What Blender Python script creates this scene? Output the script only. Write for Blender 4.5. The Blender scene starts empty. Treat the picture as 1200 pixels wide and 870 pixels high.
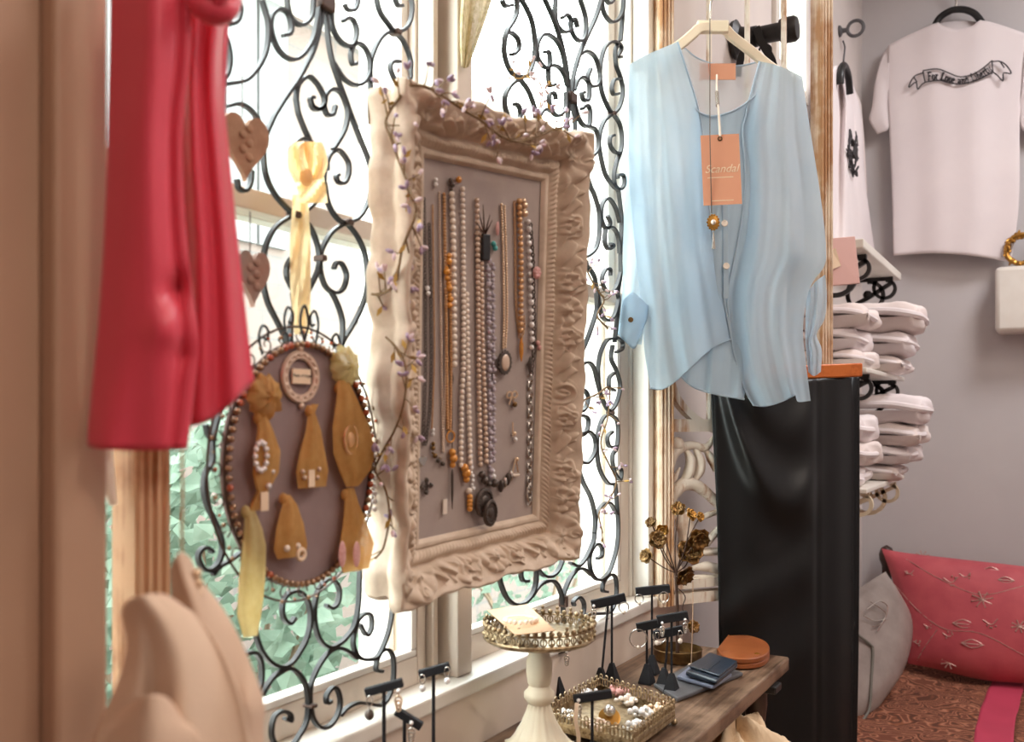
import bpy, math, random
import numpy as np
from mathutils import Vector, Matrix
from math import sin, cos, pi, radians

R = random.Random(7)
S = bpy.context.scene
COL = S.collection
F, PX, HY = 1100.0, 600.0, 490.0
YAW = radians(30.2)
C = Vector((0.6, 0.0, 1.15))
FW = Vector((-sin(YAW), cos(YAW), 0)); RT = Vector((cos(YAW), sin(YAW), 0)); UP = Vector((0, 0, 1))
V = Vector

# ---------------------------------------------------------------- where a photographed point stands in the room
def ray(x, y): return FW + RT * ((x - PX) / F) + UP * ((HY - y) / F)
def T(x, y, t): return C + ray(x, y) * t
def onX(x, y, X):
    d = ray(x, y); return C + d * ((X - C.x) / d.x)
def onY(x, y, Y):
    d = ray(x, y); return C + d * ((Y - C.y) / d.y)
def onZ(x, y, Z):
    d = ray(x, y); return C + d * ((Z - C.z) / d.z)
def onP(x, y, P, N):
    d = ray(x, y); return C + d * ((P - C).dot(N) / d.dot(N))
def depth(p): return (p - C).dot(FW)

def crom(p, n=6, closed=False):
    p = [V(q) if not isinstance(q, Vector) else q for q in p]
    m = len(p)
    if m < 3: return p
    out = []
    for i in range(m if closed else m - 1):
        a = p[(i - 1) % m] if closed or i > 0 else p[0] * 2 - p[1]
        b = p[i]; c = p[(i + 1) % m]
        d = p[(i + 2) % m] if closed or i + 2 < m else p[-1] * 2 - p[-2]
        for k in range(n):
            s = k / n
            out.append(0.5 * ((2 * b) + (c - a) * s + (2 * a - 5 * b + 4 * c - d) * s * s + (3 * b - a - 3 * c + d) * s ** 3))
    if not closed: out.append(p[-1])
    return out

def resample(pts, n):
    pts = np.array([tuple(p) for p in pts], float)
    seg = np.r_[0, np.cumsum(np.linalg.norm(np.diff(pts, axis=0), axis=1))]
    s = np.linspace(0, seg[-1], n)
    return np.stack([np.interp(s, seg, pts[:, k]) for k in range(pts.shape[1])], 1)

def smooth2(pts, n, sm=True):
    if sm and len(pts) > 2:
        pts = [(q.x, q.y) for q in crom([V((a, b, 0)) for a, b in pts], 6)]
    return resample(pts, n)

def coons(top, bot, left, right, nu, nv, sm=True):
    """grid of photo points between four traced edges; top/bot run left to right, left/right run down"""
    t = smooth2(top, nu + 1, sm); b = smooth2(bot, nu + 1, sm); l = smooth2(left, nv + 1, sm); r = smooth2(right, nv + 1, sm)
    u = np.linspace(0, 1, nu + 1)[None, :, None]; v = np.linspace(0, 1, nv + 1)[:, None, None]
    g = (1 - v) * t[None] + v * b[None] + (1 - u) * l[:, None] + u * r[:, None]
    g -= (1 - u) * (1 - v) * t[0] + u * (1 - v) * t[-1] + (1 - u) * v * b[0] + u * v * b[-1]
    return g

# ---------------------------------------------------------------- mesh building
WLOC = {}
class MB:
    def __init__(s): s.v = []; s.f = []
    def add(s, vs, fs):
        o = len(s.v); s.v += [V(q) for q in vs]; s.f += [tuple(i + o for i in f) for f in fs]
        return s
    def tube(s, pts, r, n=6, closed=False, cap=True, flat=None):
        pts = [V(p) for p in pts]; m = len(pts)
        if m < 2: return s
        rs = list(r) if hasattr(r, '__len__') else [r] * m
        if len(rs) != m: rs = list(np.interp(np.linspace(0, 1, m), np.linspace(0, 1, len(rs)), rs))
        tg = []
        for i in range(m):
            a = pts[(i - 1) % m] if closed or i else pts[0]
            b = pts[(i + 1) % m] if closed or i < m - 1 else pts[-1]
            d = b - a; tg.append(d.normalized() if d.length > 1e-9 else V((0, 0, 1)))
        ref = V((0, 0, 1)) if abs(tg[0].z) < .9 else V((1, 0, 0))
        nrm = tg[0].cross(ref).normalized(); vs = []; fs = []
        for i in range(m):
            nrm = nrm - tg[i] * nrm.dot(tg[i])
            nrm = nrm.normalized() if nrm.length > 1e-9 else tg[i].orthogonal().normalized()
            bn = tg[i].cross(nrm)
            for k in range(n):
                a = 2 * pi * k / n
                vs.append(pts[i] + (nrm * cos(a) + bn * sin(a)) * rs[i])
        for i in range(m if closed else m - 1):
            j = (i + 1) % m
            for k in range(n):
                l = (k + 1) % n
                fs.append((i * n + k, i * n + l, j * n + l, j * n + k))
        if cap and not closed:
            fs.append(tuple(range(n - 1, -1, -1))); fs.append(tuple((m - 1) * n + k for k in range(n)))
        return s.add(vs, fs)
    def strap(s, pts, w, d, axis, taper=1.0):
        pts = [V(p) for p in pts]; m = len(pts); vs = []; fs = []
        axis = V(axis).normalized()
        for i in range(m):
            tg = (pts[min(i + 1, m - 1)] - pts[max(i - 1, 0)])
            sd = tg.cross(axis)
            sd = sd.normalized() if sd.length > 1e-9 else V((0, 0, 1))
            for a, b in ((-1, -1), (1, -1), (1, 1), (-1, 1)):
                vs.append(pts[i] + sd * (a * w / 2) + axis * (b * d / 2))
        for i in range(m - 1):
            for k in range(4):
                l = (k + 1) % 4
                fs.append((i * 4 + k, i * 4 + l, i * 4 + 4 + l, i * 4 + 4 + k))
        fs.append((3, 2, 1, 0)); fs.append(tuple((m - 1) * 4 + k for k in range(4)))
        return s.add(vs, fs)
    def leafstrip(s, pts, ws, th, axis):
        pts = [V(p) for p in pts]; m = len(pts); axis = V(axis).normalized(); vs = []; fs = []; n = 8
        if len(ws) != m: ws = list(np.interp(np.linspace(0, 1, m), np.linspace(0, 1, len(ws)), ws))
        for i in range(m):
            sd = (pts[min(i + 1, m - 1)] - pts[max(i - 1, 0)]).cross(axis).normalized()
            for k in range(n):
                a = 2 * pi * k / n; vs.append(pts[i] + sd * (ws[i] * cos(a)) + axis * (th * sin(a) * min(1, ws[i] / th)))
        for i in range(m - 1):
            for k in range(n):
                l = (k + 1) % n; fs.append((i * n + k, i * n + l, i * n + n + l, i * n + n + k))
        fs.append(tuple(range(n - 1, -1, -1))); fs.append(tuple((m - 1) * n + k for k in range(n)))
        return s.add(vs, fs)
    def box(s, lo, hi):
        (a, b, c), (d, e, f) = lo, hi
        return s.add([(a, b, c), (d, b, c), (d, e, c), (a, e, c), (a, b, f), (d, b, f), (d, e, f), (a, e, f)],
                     [(0, 3, 2, 1), (4, 5, 6, 7), (0, 1, 5, 4), (1, 2, 6, 5), (2, 3, 7, 6), (3, 0, 4, 7)])
    def obox(s, c, x, y, z):
        """box about c with half-vectors x, y, z"""
        c, x, y, z = V(c), V(x), V(y), V(z)
        vs = [c + x * i + y * j + z * k for k in (-1, 1) for j in (-1, 1) for i in (-1, 1)]
        return s.add(vs, [(0, 2, 3, 1), (4, 5, 7, 6), (0, 1, 5, 4), (1, 3, 7, 5), (3, 2, 6, 7), (2, 0, 4, 6)])
    def sphere(s, c, r, nu=10, nv=6, X=None, Y=None, Z=None, sc=(1, 1, 1)):
        X = V(X) if X else V((1, 0, 0)); Y = V(Y) if Y else V((0, 1, 0)); Z = V(Z) if Z else V((0, 0, 1)); c = V(c)
        vs = [c + Z * r * sc[2]]
        for j in range(1, nv):
            th = pi * j / nv
            for k in range(nu):
                a = 2 * pi * k / nu
                vs.append(c + X * (r * sc[0] * sin(th) * cos(a)) + Y * (r * sc[1] * sin(th) * sin(a)) + Z * (r * sc[2] * cos(th)))
        vs.append(c - Z * r * sc[2]); fs = []
        for k in range(nu): fs.append((0, 1 + k, 1 + (k + 1) % nu))
        for j in range(nv - 2):
            for k in range(nu):
                l = (k + 1) % nu
                fs.append((1 + j * nu + k, 1 + (j + 1) * nu + k, 1 + (j + 1) * nu + l, 1 + j * nu + l))
        e = len(vs) - 1
        for k in range(nu): fs.append((e, 1 + (nv - 2) * nu + (k + 1) % nu, 1 + (nv - 2) * nu + k))
        return s.add(vs, fs)
    def lathe(s, prof, c, n=24, ax=None, X=None, Y=None, flute=None, sx=1, sy=1):
        Z = V(ax) if ax else V((0, 0, 1)); X = V(X) if X else V((1, 0, 0)); Y = V(Y) if Y else V((0, 1, 0)); c = V(c)
        vs = []; fs = []; m = len(prof)
        for (r, z) in prof:
            for k in range(n):
                a = 2 * pi * k / n
                rr = r * (1 + (flute(z, a) if flute else 0))
                vs.append(c + X * (rr * cos(a) * sx) + Y * (rr * sin(a) * sy) + Z * z)
        for i in range(m - 1):
            for k in range(n):
                l = (k + 1) % n
                fs.append((i * n + k, i * n + l, (i + 1) * n + l, (i + 1) * n + k))
        fs.append(tuple(range(n - 1, -1, -1))); fs.append(tuple((m - 1) * n + k for k in range(n)))
        return s.add(vs, fs)
    def prism(s, poly, vec):
        poly = [V(p) for p in poly]; m = len(poly); vec = V(vec)
        vs = poly + [p + vec for p in poly]
        fs = [tuple(range(m)), tuple(range(2 * m - 1, m - 1, -1))] + [(i, m + i, m + (i + 1) % m, (i + 1) % m) for i in range(m)]
        return s.add(vs, fs)
    def grid(s, g, closeu=False):
        nv = len(g); nu = len(g[0]); vs = [V(p) for row in g for p in row]; fs = []
        for j in range(nv - 1):
            for i in range(nu if closeu else nu - 1):
                k = (i + 1) % nu
                fs.append((j * nu + i, j * nu + k, (j + 1) * nu + k, (j + 1) * nu + i))
        return s.add(vs, fs)
    def torus(s, c, r1, r2, X, Y, n=18, m=6, sx=1, sy=1):
        c, X, Y = V(c), V(X), V(Y)
        return s.tube([c + X * (r1 * sx * cos(2 * pi * k / n)) + Y * (r1 * sy * sin(2 * pi * k / n)) for k in range(n)], r2, m, closed=True)
    def build(s, name, mat, parent=None, smooth=True, bevel=0, solid=0, sub=0, sharp=40):
        me = bpy.data.meshes.new(name)
        if parent is not None: o = WLOC[parent.name]
        else:
            a = np.array([tuple(q) for q in s.v]); o = V(((a[:, 0].min() + a[:, 0].max()) / 2, (a[:, 1].min() + a[:, 1].max()) / 2, a[:, 2].min()))
        me.from_pydata([tuple(q - o) for q in s.v], [], s.f)
        me.validate(); me.update()
        me.materials.append(mat)
        if smooth:
            me.polygons.foreach_set('use_smooth', [True] * len(me.polygons))
            if sharp < 180: me.set_sharp_from_angle(angle=radians(sharp))
        ob = bpy.data.objects.new(name, me); COL.objects.link(ob)
        if parent is not None: ob.parent = parent
        else: ob.location = o
        WLOC[ob.name] = V(o)
        if solid:
            md = ob.modifiers.new('thickness', 'SOLIDIFY'); md.thickness = solid; md.offset = 0
        if bevel:
            md = ob.modifiers.new('bevel', 'BEVEL'); md.width = bevel; md.segments = 2; md.limit_method = 'ANGLE'; md.angle_limit = radians(40)
        if sub:
            md = ob.modifiers.new('smooth', 'SUBSURF'); md.levels = sub; md.render_levels = sub
        return ob

def tag(o, label, cat, group=None, kind=None):
    o['label'] = label; o['category'] = cat
    if group: o['group'] = group
    if kind: o['kind'] = kind
    return o
def thing(name, label, cat, loc, group=None):
    o = bpy.data.objects.new(name, None); COL.objects.link(o); o.location = loc; o.empty_display_size = .02
    WLOC[o.name] = V(loc)
    return tag(o, label, cat, group)
def struct(o): o['kind'] = 'structure'; return o

# ---------------------------------------------------------------- materials
def lin(c):
    return tuple(((x / 255) / 12.92 if x / 255 <= .04045 else ((x / 255 + .055) / 1.055) ** 2.4) for x in c) + (1,)
class NT:
    def __init__(s, name):
        s.m = bpy.data.materials.new(name); s.m.use_nodes = True; s.t = s.m.node_tree; s.n = s.t.nodes; s.l = s.t.links
        s.n.clear(); s.out = s.n.new('ShaderNodeOutputMaterial'); s.co = s.n.new('ShaderNodeTexCoord')
    def new(s, ty, **k):
        x = s.n.new(ty)
        for a, b in k.items(): setattr(x, a, b)
        return x
    def link(s, a, b): s.l.new(a, b)
    def mapped(s, scale=(1, 1, 1), rot=(0, 0, 0)):
        m = s.new('ShaderNodeMapping'); m.inputs['Scale'].default_value = scale; m.inputs['Rotation'].default_value = rot
        s.link(s.co.outputs['Object'], m.inputs['Vector']); return m.outputs['Vector']
    def noise(s, scale, detail=3, vec=None, rough=.55):
        x = s.new('ShaderNodeTexNoise'); x.inputs['Scale'].default_value = scale; x.inputs['Detail'].default_value = detail; x.inputs['Roughness'].default_value = rough
        s.link(vec if vec else s.co.outputs['Object'], x.inputs['Vector']); return x.outputs['Fac']
    def ramp(s, fac, stops):
        x = s.new('ShaderNodeValToRGB'); e = x.color_ramp.elements
        while len(e) < len(stops): e.new(.5)
        for i, (p, c) in enumerate(stops): e[i].position = p; e[i].color = lin(c) if len(c) == 3 and max(c) > 1 else (tuple(c) + (1,) if len(c) == 3 else c)
        s.link(fac, x.inputs['Fac']); return x.outputs['Color']
    def bump(s, h, strength=.3, dist=.002):
        x = s.new('ShaderNodeBump'); x.inputs['Strength'].default_value = strength; x.inputs['Distance'].default_value = dist
        s.link(h, x.inputs['Height']); return x.outputs['Normal']
    def princ(s, col, rough=.6, metal=0, nrm=None, spec=.5, **k):
        p = s.new('ShaderNodeBsdfPrincipled')
        if hasattr(col, 'links') or not isinstance(col, tuple): s.link(col, p.inputs['Base Color'])
        else: p.inputs['Base Color'].default_value = lin(col)
        if isinstance(rough, (int, float)): p.inputs['Roughness'].default_value = rough
        else: s.link(rough, p.inputs['Roughness'])
        p.inputs['Metallic'].default_value = metal; p.inputs['Specular IOR Level'].default_value = spec
        for a, b in k.items(): p.inputs[a.replace('_', ' ')].default_value = b
        if nrm: s.link(nrm, p.inputs['Normal'])
        return p.outputs['BSDF']
    def done(s, sh): s.link(sh, s.out.inputs['Surface']); return s.m

def plain(name, c, rough=.6, metal=0, nz=None, bump=None, spec=.5, **k):
    """one colour, broken up a little by noise: nz = (scale, second colour), bump = (scale, strength, distance)"""
    n = NT(name)
    col = c
    if nz: col = n.ramp(n.noise(nz[0], 4), [(.35, c), (.68, nz[1])])
    nr = n.bump(n.noise(bump[0], 3), bump[1], bump[2] if len(bump) > 2 else .001) if bump else None
    return n.done(n.princ(col, rough, metal, nr, spec, **k))

def sheer(name, c, c2=None, trans=.45, clear=.1, rough=.8, scale=60):
    n = NT(name)
    col = n.ramp(n.noise(scale, 3), [(.35, c), (.7, c2 or c)])
    d = n.princ(col, rough, 0, n.bump(n.noise(900, 2), .15, .0004), .2)
    tl = n.new('ShaderNodeBsdfTranslucent'); n.link(col, tl.inputs['Color'])
    a = n.new('ShaderNodeMixShader'); a.inputs[0].default_value = trans; n.link(d, a.inputs[1]); n.link(tl.outputs[0], a.inputs[2])
    if not clear: return n.done(a.outputs[0])
    tp = n.new('ShaderNodeBsdfTransparent')
    b = n.new('ShaderNodeMixShader'); b.inputs[0].default_value = clear; n.link(a.outputs[0], b.inputs[1]); n.link(tp.outputs[0], b.inputs[2])
    return n.done(b.outputs[0])

def worn_wood(name, paint, wood, amt=.5, streak=(60, 60, 6), rough=.65, dark=None):
    n = NT(name)
    v = n.mapped(streak)
    a = n.noise(1.0, 6, v, .65); b = n.noise(14, 4)
    mx = n.new('ShaderNodeMath', operation='ADD'); n.link(a, mx.inputs[0]); n.link(b, mx.inputs[1])
    sc = n.new('ShaderNodeMath', operation='MULTIPLY'); sc.inputs[1].default_value = .5; n.link(mx.outputs[0], sc.inputs[0])
    st = [(max(0, amt - .06), wood), (amt + .05, paint)]
    if dark: st = [(max(0, amt - .16), dark)] + st
    col = n.ramp(sc.outputs[0], st)
    return n.done(n.princ(col, rough, 0, n.bump(sc.outputs[0], .35, .0015), .3))

M = {}
M['wall'] = plain('wall_paint', (204, 199, 199), .85, nz=(3, (197, 192, 193)), bump=(180, .12, .001))
M['wall_in'] = plain('wall_paint_white', (222, 212, 206), .8, nz=(4, (214, 204, 200)), bump=(150, .1, .001))
M['casing'] = plain('tan_paint', (186, 148, 122), .55, nz=(5, (178, 140, 115)), bump=(60, .08, .001))
M['white'] = plain('white_gloss_paint', (236, 231, 222), .4, nz=(9, (226, 219, 209)), bump=(90, .08, .001))
M['stile'] = plain('shaded_beige_paint', (214, 200, 186), .5, nz=(9, (205, 190, 174)), bump=(90, .08, .001))  # sash and post woodwork, shade of its room side put into the beige
M['panelwall'] = plain('pale_panel_paint', (222, 205, 190), .6, nz=(6, (212, 194, 178)), bump=(70, .1, .001))
M['ceiling'] = plain('ceiling_paint', (232, 228, 222), .9)
M['floor'] = worn_wood('floor_boards', (120, 84, 58), (84, 56, 38), .5, (3, 40, 40))
M['iron'] = plain('black_iron', (32, 31, 32), .45, .3, nz=(40, (50, 47, 46)), bump=(120, .3, .0006))
M['iron_brown'] = plain('bound_iron', (78, 56, 46), .55, .3, bump=(200, .3, .0006))
M['shutter'] = worn_wood('worn_white_wood', (236, 226, 211), (176, 128, 88), .455, (70, 70, 5), .6)
M['shutter_frame'] = worn_wood('worn_gold_wood', (232, 212, 188), (184, 138, 98), .50, (90, 90, 3), .6)
M['shutter_dark'] = worn_wood('worn_brown_wood', (205, 164, 128), (150, 98, 62), .50, (90, 90, 3), .55)
M['plaster'] = plain('ornate_plaster', (218, 198, 178), .7, nz=(60, (200, 178, 156)), bump=(260, .25, .0008))
M['linen'] = plain('grey_linen', (176, 160, 152), .9, nz=(30, (168, 152, 146)), bump=(700, .4, .0006))
M['velvet'] = plain('taupe_cloth', (146, 124, 122), .9, nz=(20, (136, 114, 112)), bump=(700, .4, .0006))
M['pearl'] = plain('pearl', (238, 222, 206), .22, 0, spec=.8, Coat_Weight=.4)
M['pearl_brown'] = plain('champagne_pearl', (214, 186, 164), .25, .1, spec=.8, Coat_Weight=.3)
M['pearl_gold'] = plain('golden_pearl', (214, 164, 112), .25, .2, spec=.8, Coat_Weight=.3)
M['amber'] = plain('amber_beads', (206, 132, 46), .2, .1, nz=(200, (232, 164, 70)), Coat_Weight=.5)
M['copper'] = plain('copper_beads', (206, 160, 112), .35, .3, nz=(400, (184, 132, 86)))
M['lavender'] = plain('lavender_beads', (172, 160, 168), .25, 0, nz=(300, (194, 182, 190)), Coat_Weight=.4)
M['crystal'] = plain('clear_crystal', (240, 236, 234), .08, .1, spec=1, Coat_Weight=.6)
M['silver'] = plain('silver', (206, 200, 192), .25, .9, bump=(500, .2, .0004))
M['gold'] = plain('rose_gold', (238, 208, 176), .3, .7, bump=(500, .2, .0004))
M['bronze'] = plain('dark_bronze', (92, 82, 76), .4, .6, bump=(400, .4, .0006))
M['oldbrass'] = plain('aged_brass', (140, 108, 66), .38, .8, nz=(60, (84, 62, 40)), bump=(300, .4, .0008))
M['pinkstone'] = plain('rose_stone', (220, 170, 164), .3, nz=(300, (200, 140, 134)))
M['turq'] = plain('turquoise', (80, 170, 166), .3)
M['black'] = plain('black_velvet', (22, 21, 26), .8, bump=(600, .3, .0004))
M['card'] = plain('tan_card', (222, 184, 144), .7, nz=(8, (214, 174, 134)))
M['paper'] = plain('cream_card', (238, 212, 182), .7, nz=(8, (232, 204, 174)))
M['bluesilk'] = sheer('pale_blue_chiffon', (202, 222, 236), (192, 216, 233), .42, .10, .75, 12)
M['bluesheer'] = sheer('pale_blue_voile', (216, 224, 230), (208, 218, 226), .45, .45, .75, 12)
M['bluehem'] = sheer('pale_blue_seam', (200, 218, 231), (196, 214, 228), .3, 0, .7, 40)
M['bluecami_shaded'] = sheer('shaded_blue_voile', (182, 204, 220), (174, 197, 214), .15, 0, .75, 12)  # camisole: shade between the blouse fronts is put into this darker blue
M['hanger'] = plain('ivory_plastic', (236, 220, 192), .45)
M['tagcard'] = plain('apricot_card', (214, 148, 116), .6, nz=(6, (220, 156, 124)))
M['satin_black'] = plain('black_satin', (8, 8, 9), .42, 0, bump=(500, .1, .0004), spec=.42)
M['orangewood'] = worn_wood('orange_wood', (206, 112, 52), (182, 90, 38), .45, (10, 60, 60), .35)
M['tee'] = plain('white_cotton', (236, 226, 226), .9, bump=(40, .15, .002), spec=.2, nz=(5, (230, 220, 221)))
M['tee_warm'] = plain('white_cotton_fold', (236, 224, 220), .9, bump=(35, .3, .003), spec=.2, nz=(9, (226, 212, 208)))
M['ink'] = plain('print_ink', (52, 47, 50), .7)
M['blackplastic'] = plain('black_plastic', (24, 23, 24), .4)
M['pinkcard'] = plain('dusty_pink_card', (220, 176, 168), .7, nz=(7, (212, 168, 160)))
M['gilt'] = plain('antique_gilt', (176, 128, 60), .35, .8, bump=(200, .5, .001))
M['tabletop'] = worn_wood('walnut_plank', (134, 108, 88), (92, 70, 54), .52, (130, 6, 60), .40, (66, 46, 34))
M['tin'] = plain('filigree_tin', (184, 162, 128), .32, .6, nz=(150, (120, 96, 66)), bump=(300, .6, .001))
M['cream_paint'] = worn_wood('chipped_cream_paint', (226, 212, 186), (120, 96, 70), .34, (9, 9, 9), .5)
M['slate'] = plain('slate_tray', (98, 96, 98), .5, .2, nz=(20, (82, 80, 82)))
M['navy'] = plain('navy_leather', (36, 44, 56), .3, 0, bump=(300, .25, .0006), spec=.6)
M['greyleather'] = plain('blue_grey_leather', (112, 116, 134), .45, bump=(300, .25, .0006))
M['tanleather'] = plain('tan_leather', (152, 86, 46), .36, nz=(30, (136, 72, 36)), bump=(300, .25, .0006))
M['straw'] = worn_wood('straw', (236, 210, 176), (196, 158, 118), .4, (40, 40, 40), .8)
M['coral'] = None
M['knit'] = plain('cream_crepe', (230, 202, 178), .85, bump=(500, .3, .0008), spec=.2)
M['knit2'] = plain('ivory_crepe', (222, 192, 168), .85, bump=(500, .3, .0008), spec=.2)
M['gauze'] = sheer('gold_organza', (236, 192, 122), (218, 168, 98), .5, .22, .5, 60)
M['gauze_pale'] = sheer('pale_gold_organza', (236, 222, 170), (220, 200, 140), .55, .18, .5, 60)
M['ribbon'] = sheer('apricot_silk_ribbon', (255, 232, 186), (250, 218, 164), .5, 0, .35, 30)
M['rust'] = plain('rusted_tin', (150, 112, 86), .7, .2, nz=(50, (176, 140, 112)), bump=(120, .5, .001))
M['rustgrey'] = plain('weathered_tin', (150, 136, 128), .7, .2, nz=(30, (170, 120, 96)), bump=(120, .5, .001))
M['vine'] = plain('vine_stem', (124, 96, 62), .7)
M['vine_gold'] = plain('gold_vine', (190, 152, 74), .5)
M['berry'] = plain('lilac_berry', (150, 128, 158), .4, nz=(300, (206, 182, 204)))
M['berry_pale'] = plain('pale_pink_berry', (226, 198, 204), .4, nz=(300, (240, 224, 226)))
M['beadbrown'] = plain('bronze_beads', (176, 136, 100), .22, .4, nz=(500, (120, 92, 70)), Coat_Weight=.5)
M['redbead'] = plain('red_beads', (176, 84, 52), .25, 0, Coat_Weight=.5)
M['lace'] = sheer('cream_lace', (236, 224, 196), (200, 186, 140), .4, .1, .8, 160)
M['asphalt'] = plain('yard_concrete', (110, 112, 104), .9, nz=(4, (100, 104, 96)))
M['cladding'] = plain('grey_cladding', (116, 117, 116), .7)
M['leaf'] = sheer('shrub_leaf', (134, 150, 134), (108, 130, 112), .4, 0, .5, 10)
M['bark'] = plain('shrub_bark', (120, 100, 80), .9)

def coral():
    n = NT('coral_satin')
    return n.done(n.princ((226, 66, 88), .40, 0, n.bump(n.noise(700, 2), .12, .0004), .45, Sheen_Weight=.25))
M['coral'] = coral()
def glass():
    n = NT('window_glass')
    tp = n.new('ShaderNodeBsdfTransparent'); tp.inputs['Color'].default_value = (.97, .99, .98, 1)
    g = n.new('ShaderNodeBsdfGlossy'); g.inputs['Roughness'].default_value = .02
    lw = n.new('ShaderNodeLayerWeight'); lw.inputs['Blend'].default_value = .2
    fr = n.new('ShaderNodeMath', operation='MULTIPLY'); fr.inputs[1].default_value = .22; n.link(lw.outputs['Facing'], fr.inputs[0])
    mx = n.new('ShaderNodeMixShader'); n.link(fr.outputs[0], mx.inputs[0]); n.link(tp.outputs[0], mx.inputs[1]); n.link(g.outputs[0], mx.inputs[2])
    return n.done(mx.outputs[0])
M['glass'] = glass()
def brick():
    n = NT('pale_brick')
    mp = n.new('ShaderNodeMapping'); mp.inputs['Rotation'].default_value = (0, -pi / 2, 0)
    sep = n.new('ShaderNodeSeparateXYZ'); n.link(n.co.outputs['Object'], sep.inputs[0])
    cb = n.new('ShaderNodeCombineXYZ'); n.link(sep.outputs['Y'], cb.inputs['X']); n.link(sep.outputs['Z'], cb.inputs['Y'])
    b = n.new('ShaderNodeTexBrick'); n.link(cb.outputs[0], b.inputs['Vector'])
    b.inputs['Color1'].default_value = lin((112, 98, 91)); b.inputs['Color2'].default_value = lin((115, 104, 97)); b.inputs['Mortar'].default_value = lin((99, 95, 92))
    b.inputs['Scale'].default_value = 1.0; b.inputs['Brick Width'].default_value = .34; b.inputs['Row Height'].default_value = .13; b.inputs['Mortar Size'].default_value = .008
    return n.done(n.princ(b.outputs['Color'], .9, 0, None, .2))
M['brick'] = brick()
def paisley():
    n = NT('paisley_weave')
    v = n.mapped((1, 1, 1))
    vo = n.new('ShaderNodeTexVoronoi'); vo.inputs['Scale'].default_value = 17; vo.feature = 'SMOOTH_F1'
    nz = n.noise(9, 3); mixv = n.new('ShaderNodeMix', data_type='VECTOR'); mixv.inputs['Factor'].default_value = .12
    n.link(n.co.outputs['Object'], mixv.inputs[4]); 
    nc = n.new('ShaderNodeTexNoise'); nc.inputs['Scale'].default_value = 9; n.link(n.co.outputs['Object'], nc.inputs['Vector']); n.link(nc.outputs['Color'], mixv.inputs[5])
    n.link(mixv.outputs[1], vo.inputs['Vector'])
    w = n.new('ShaderNodeMath', operation='MULTIPLY'); w.inputs[1].default_value = 34; n.link(vo.outputs['Distance'], w.inputs[0])
    s_ = n.new('ShaderNodeMath', operation='SINE'); n.link(w.outputs[0], s_.inputs[0])
    f = n.new('ShaderNodeMapRange'); f.inputs['From Min'].default_value = -1; n.link(s_.outputs[0], f.inputs['Value'])
    col = n.ramp(f.outputs[0], [(.10, (96, 60, 48)), (.42, (150, 94, 68)), (.65, (184, 128, 102)), (.9, (118, 72, 56))])
    return n.done(n.princ(col, .8, 0, n.bump(f.outputs[0], .2, .001), .2))
M['paisley'] = paisley()
M['pinkband'] = plain('magenta_weave', (190, 60, 88), .75, bump=(400, .2, .0006))
M['pinkcushion'] = plain('rose_silk', (196, 84, 92), .6, 0, nz=(14, (180, 68, 80)), bump=(24, .25, .004), Sheen_Weight=.2)
M['thread'] = plain('silver_thread', (206, 170, 160), .35, .5)
M['greysilk'] = plain('grey_silk', (164, 152, 146), .35, .1, nz=(12, (140, 128, 122)), bump=(30, .3, .003))
M['greydark'] = plain('grey_backing', (112, 108, 100), .6, bump=(30, .3, .003))
M['darkwood'] = plain('dark_wood', (52, 36, 30), .4, nz=(30, (70, 48, 38)))

def world_light():
    w = bpy.data.worlds.new('overcast_sky'); S.world = w; w.use_nodes = True
    nt = w.node_tree; nt.nodes.clear()
    o = nt.nodes.new('ShaderNodeOutputWorld'); b = nt.nodes.new('ShaderNodeBackground')
    tc = nt.nodes.new('ShaderNodeTexCoord'); sp = nt.nodes.new('ShaderNodeSeparateXYZ'); rp = nt.nodes.new('ShaderNodeValToRGB')
    nt.links.new(tc.outputs['Generated'], sp.inputs[0]); nt.links.new(sp.outputs['Z'], rp.inputs['Fac'])
    rp.color_ramp.elements[0].color = (.86, .93, .92, 1); rp.color_ramp.elements[1].color = (.90, .96, 1, 1)
    nt.links.new(rp.outputs['Color'], b.inputs['Color']); b.inputs['Strength'].default_value = 15.5
    nt.links.new(b.outputs[0], o.inputs['Surface'])
world_light()
cam = bpy.data.cameras.new('camera'); cob = bpy.data.objects.new('camera', cam); COL.objects.link(cob)
cob.location = C; cob.rotation_euler = (pi / 2, 0, YAW)
cam.sensor_fit = 'HORIZONTAL'; cam.sensor_width = 36; cam.lens = 36 * F / 1200; cam.shift_y = 55 / 1200; cam.clip_start = .02
cam.dof.use_dof = True; cam.dof.focus_distance = 1.5; cam.dof.aperture_fstop = 7.0
S.camera = cob
S.view_settings.view_transform = 'Standard'; S.view_settings.look = 'None'; S.view_settings.exposure = 0; S.view_settings.gamma = 1
S.view_settings.use_curve_mapping = False
S.cycles.max_bounces = 8; S.cycles.transparent_max_bounces = 16; S.cycles.use_denoising = True; S.cycles.sample_clamp_indirect = 6
S.cycles.caustics_reflective = False; S.cycles.caustics_refractive = False

def area(name, loc, size, power, col, rot=(0, 0, 0)):
    l = bpy.data.lights.new(name, 'AREA'); l.shape = 'DISK'; l.size = size; l.energy = power; l.color = col
    o = bpy.data.objects.new(name, l); COL.objects.link(o); o.location = loc; o.rotation_euler = rot
    return o
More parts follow.
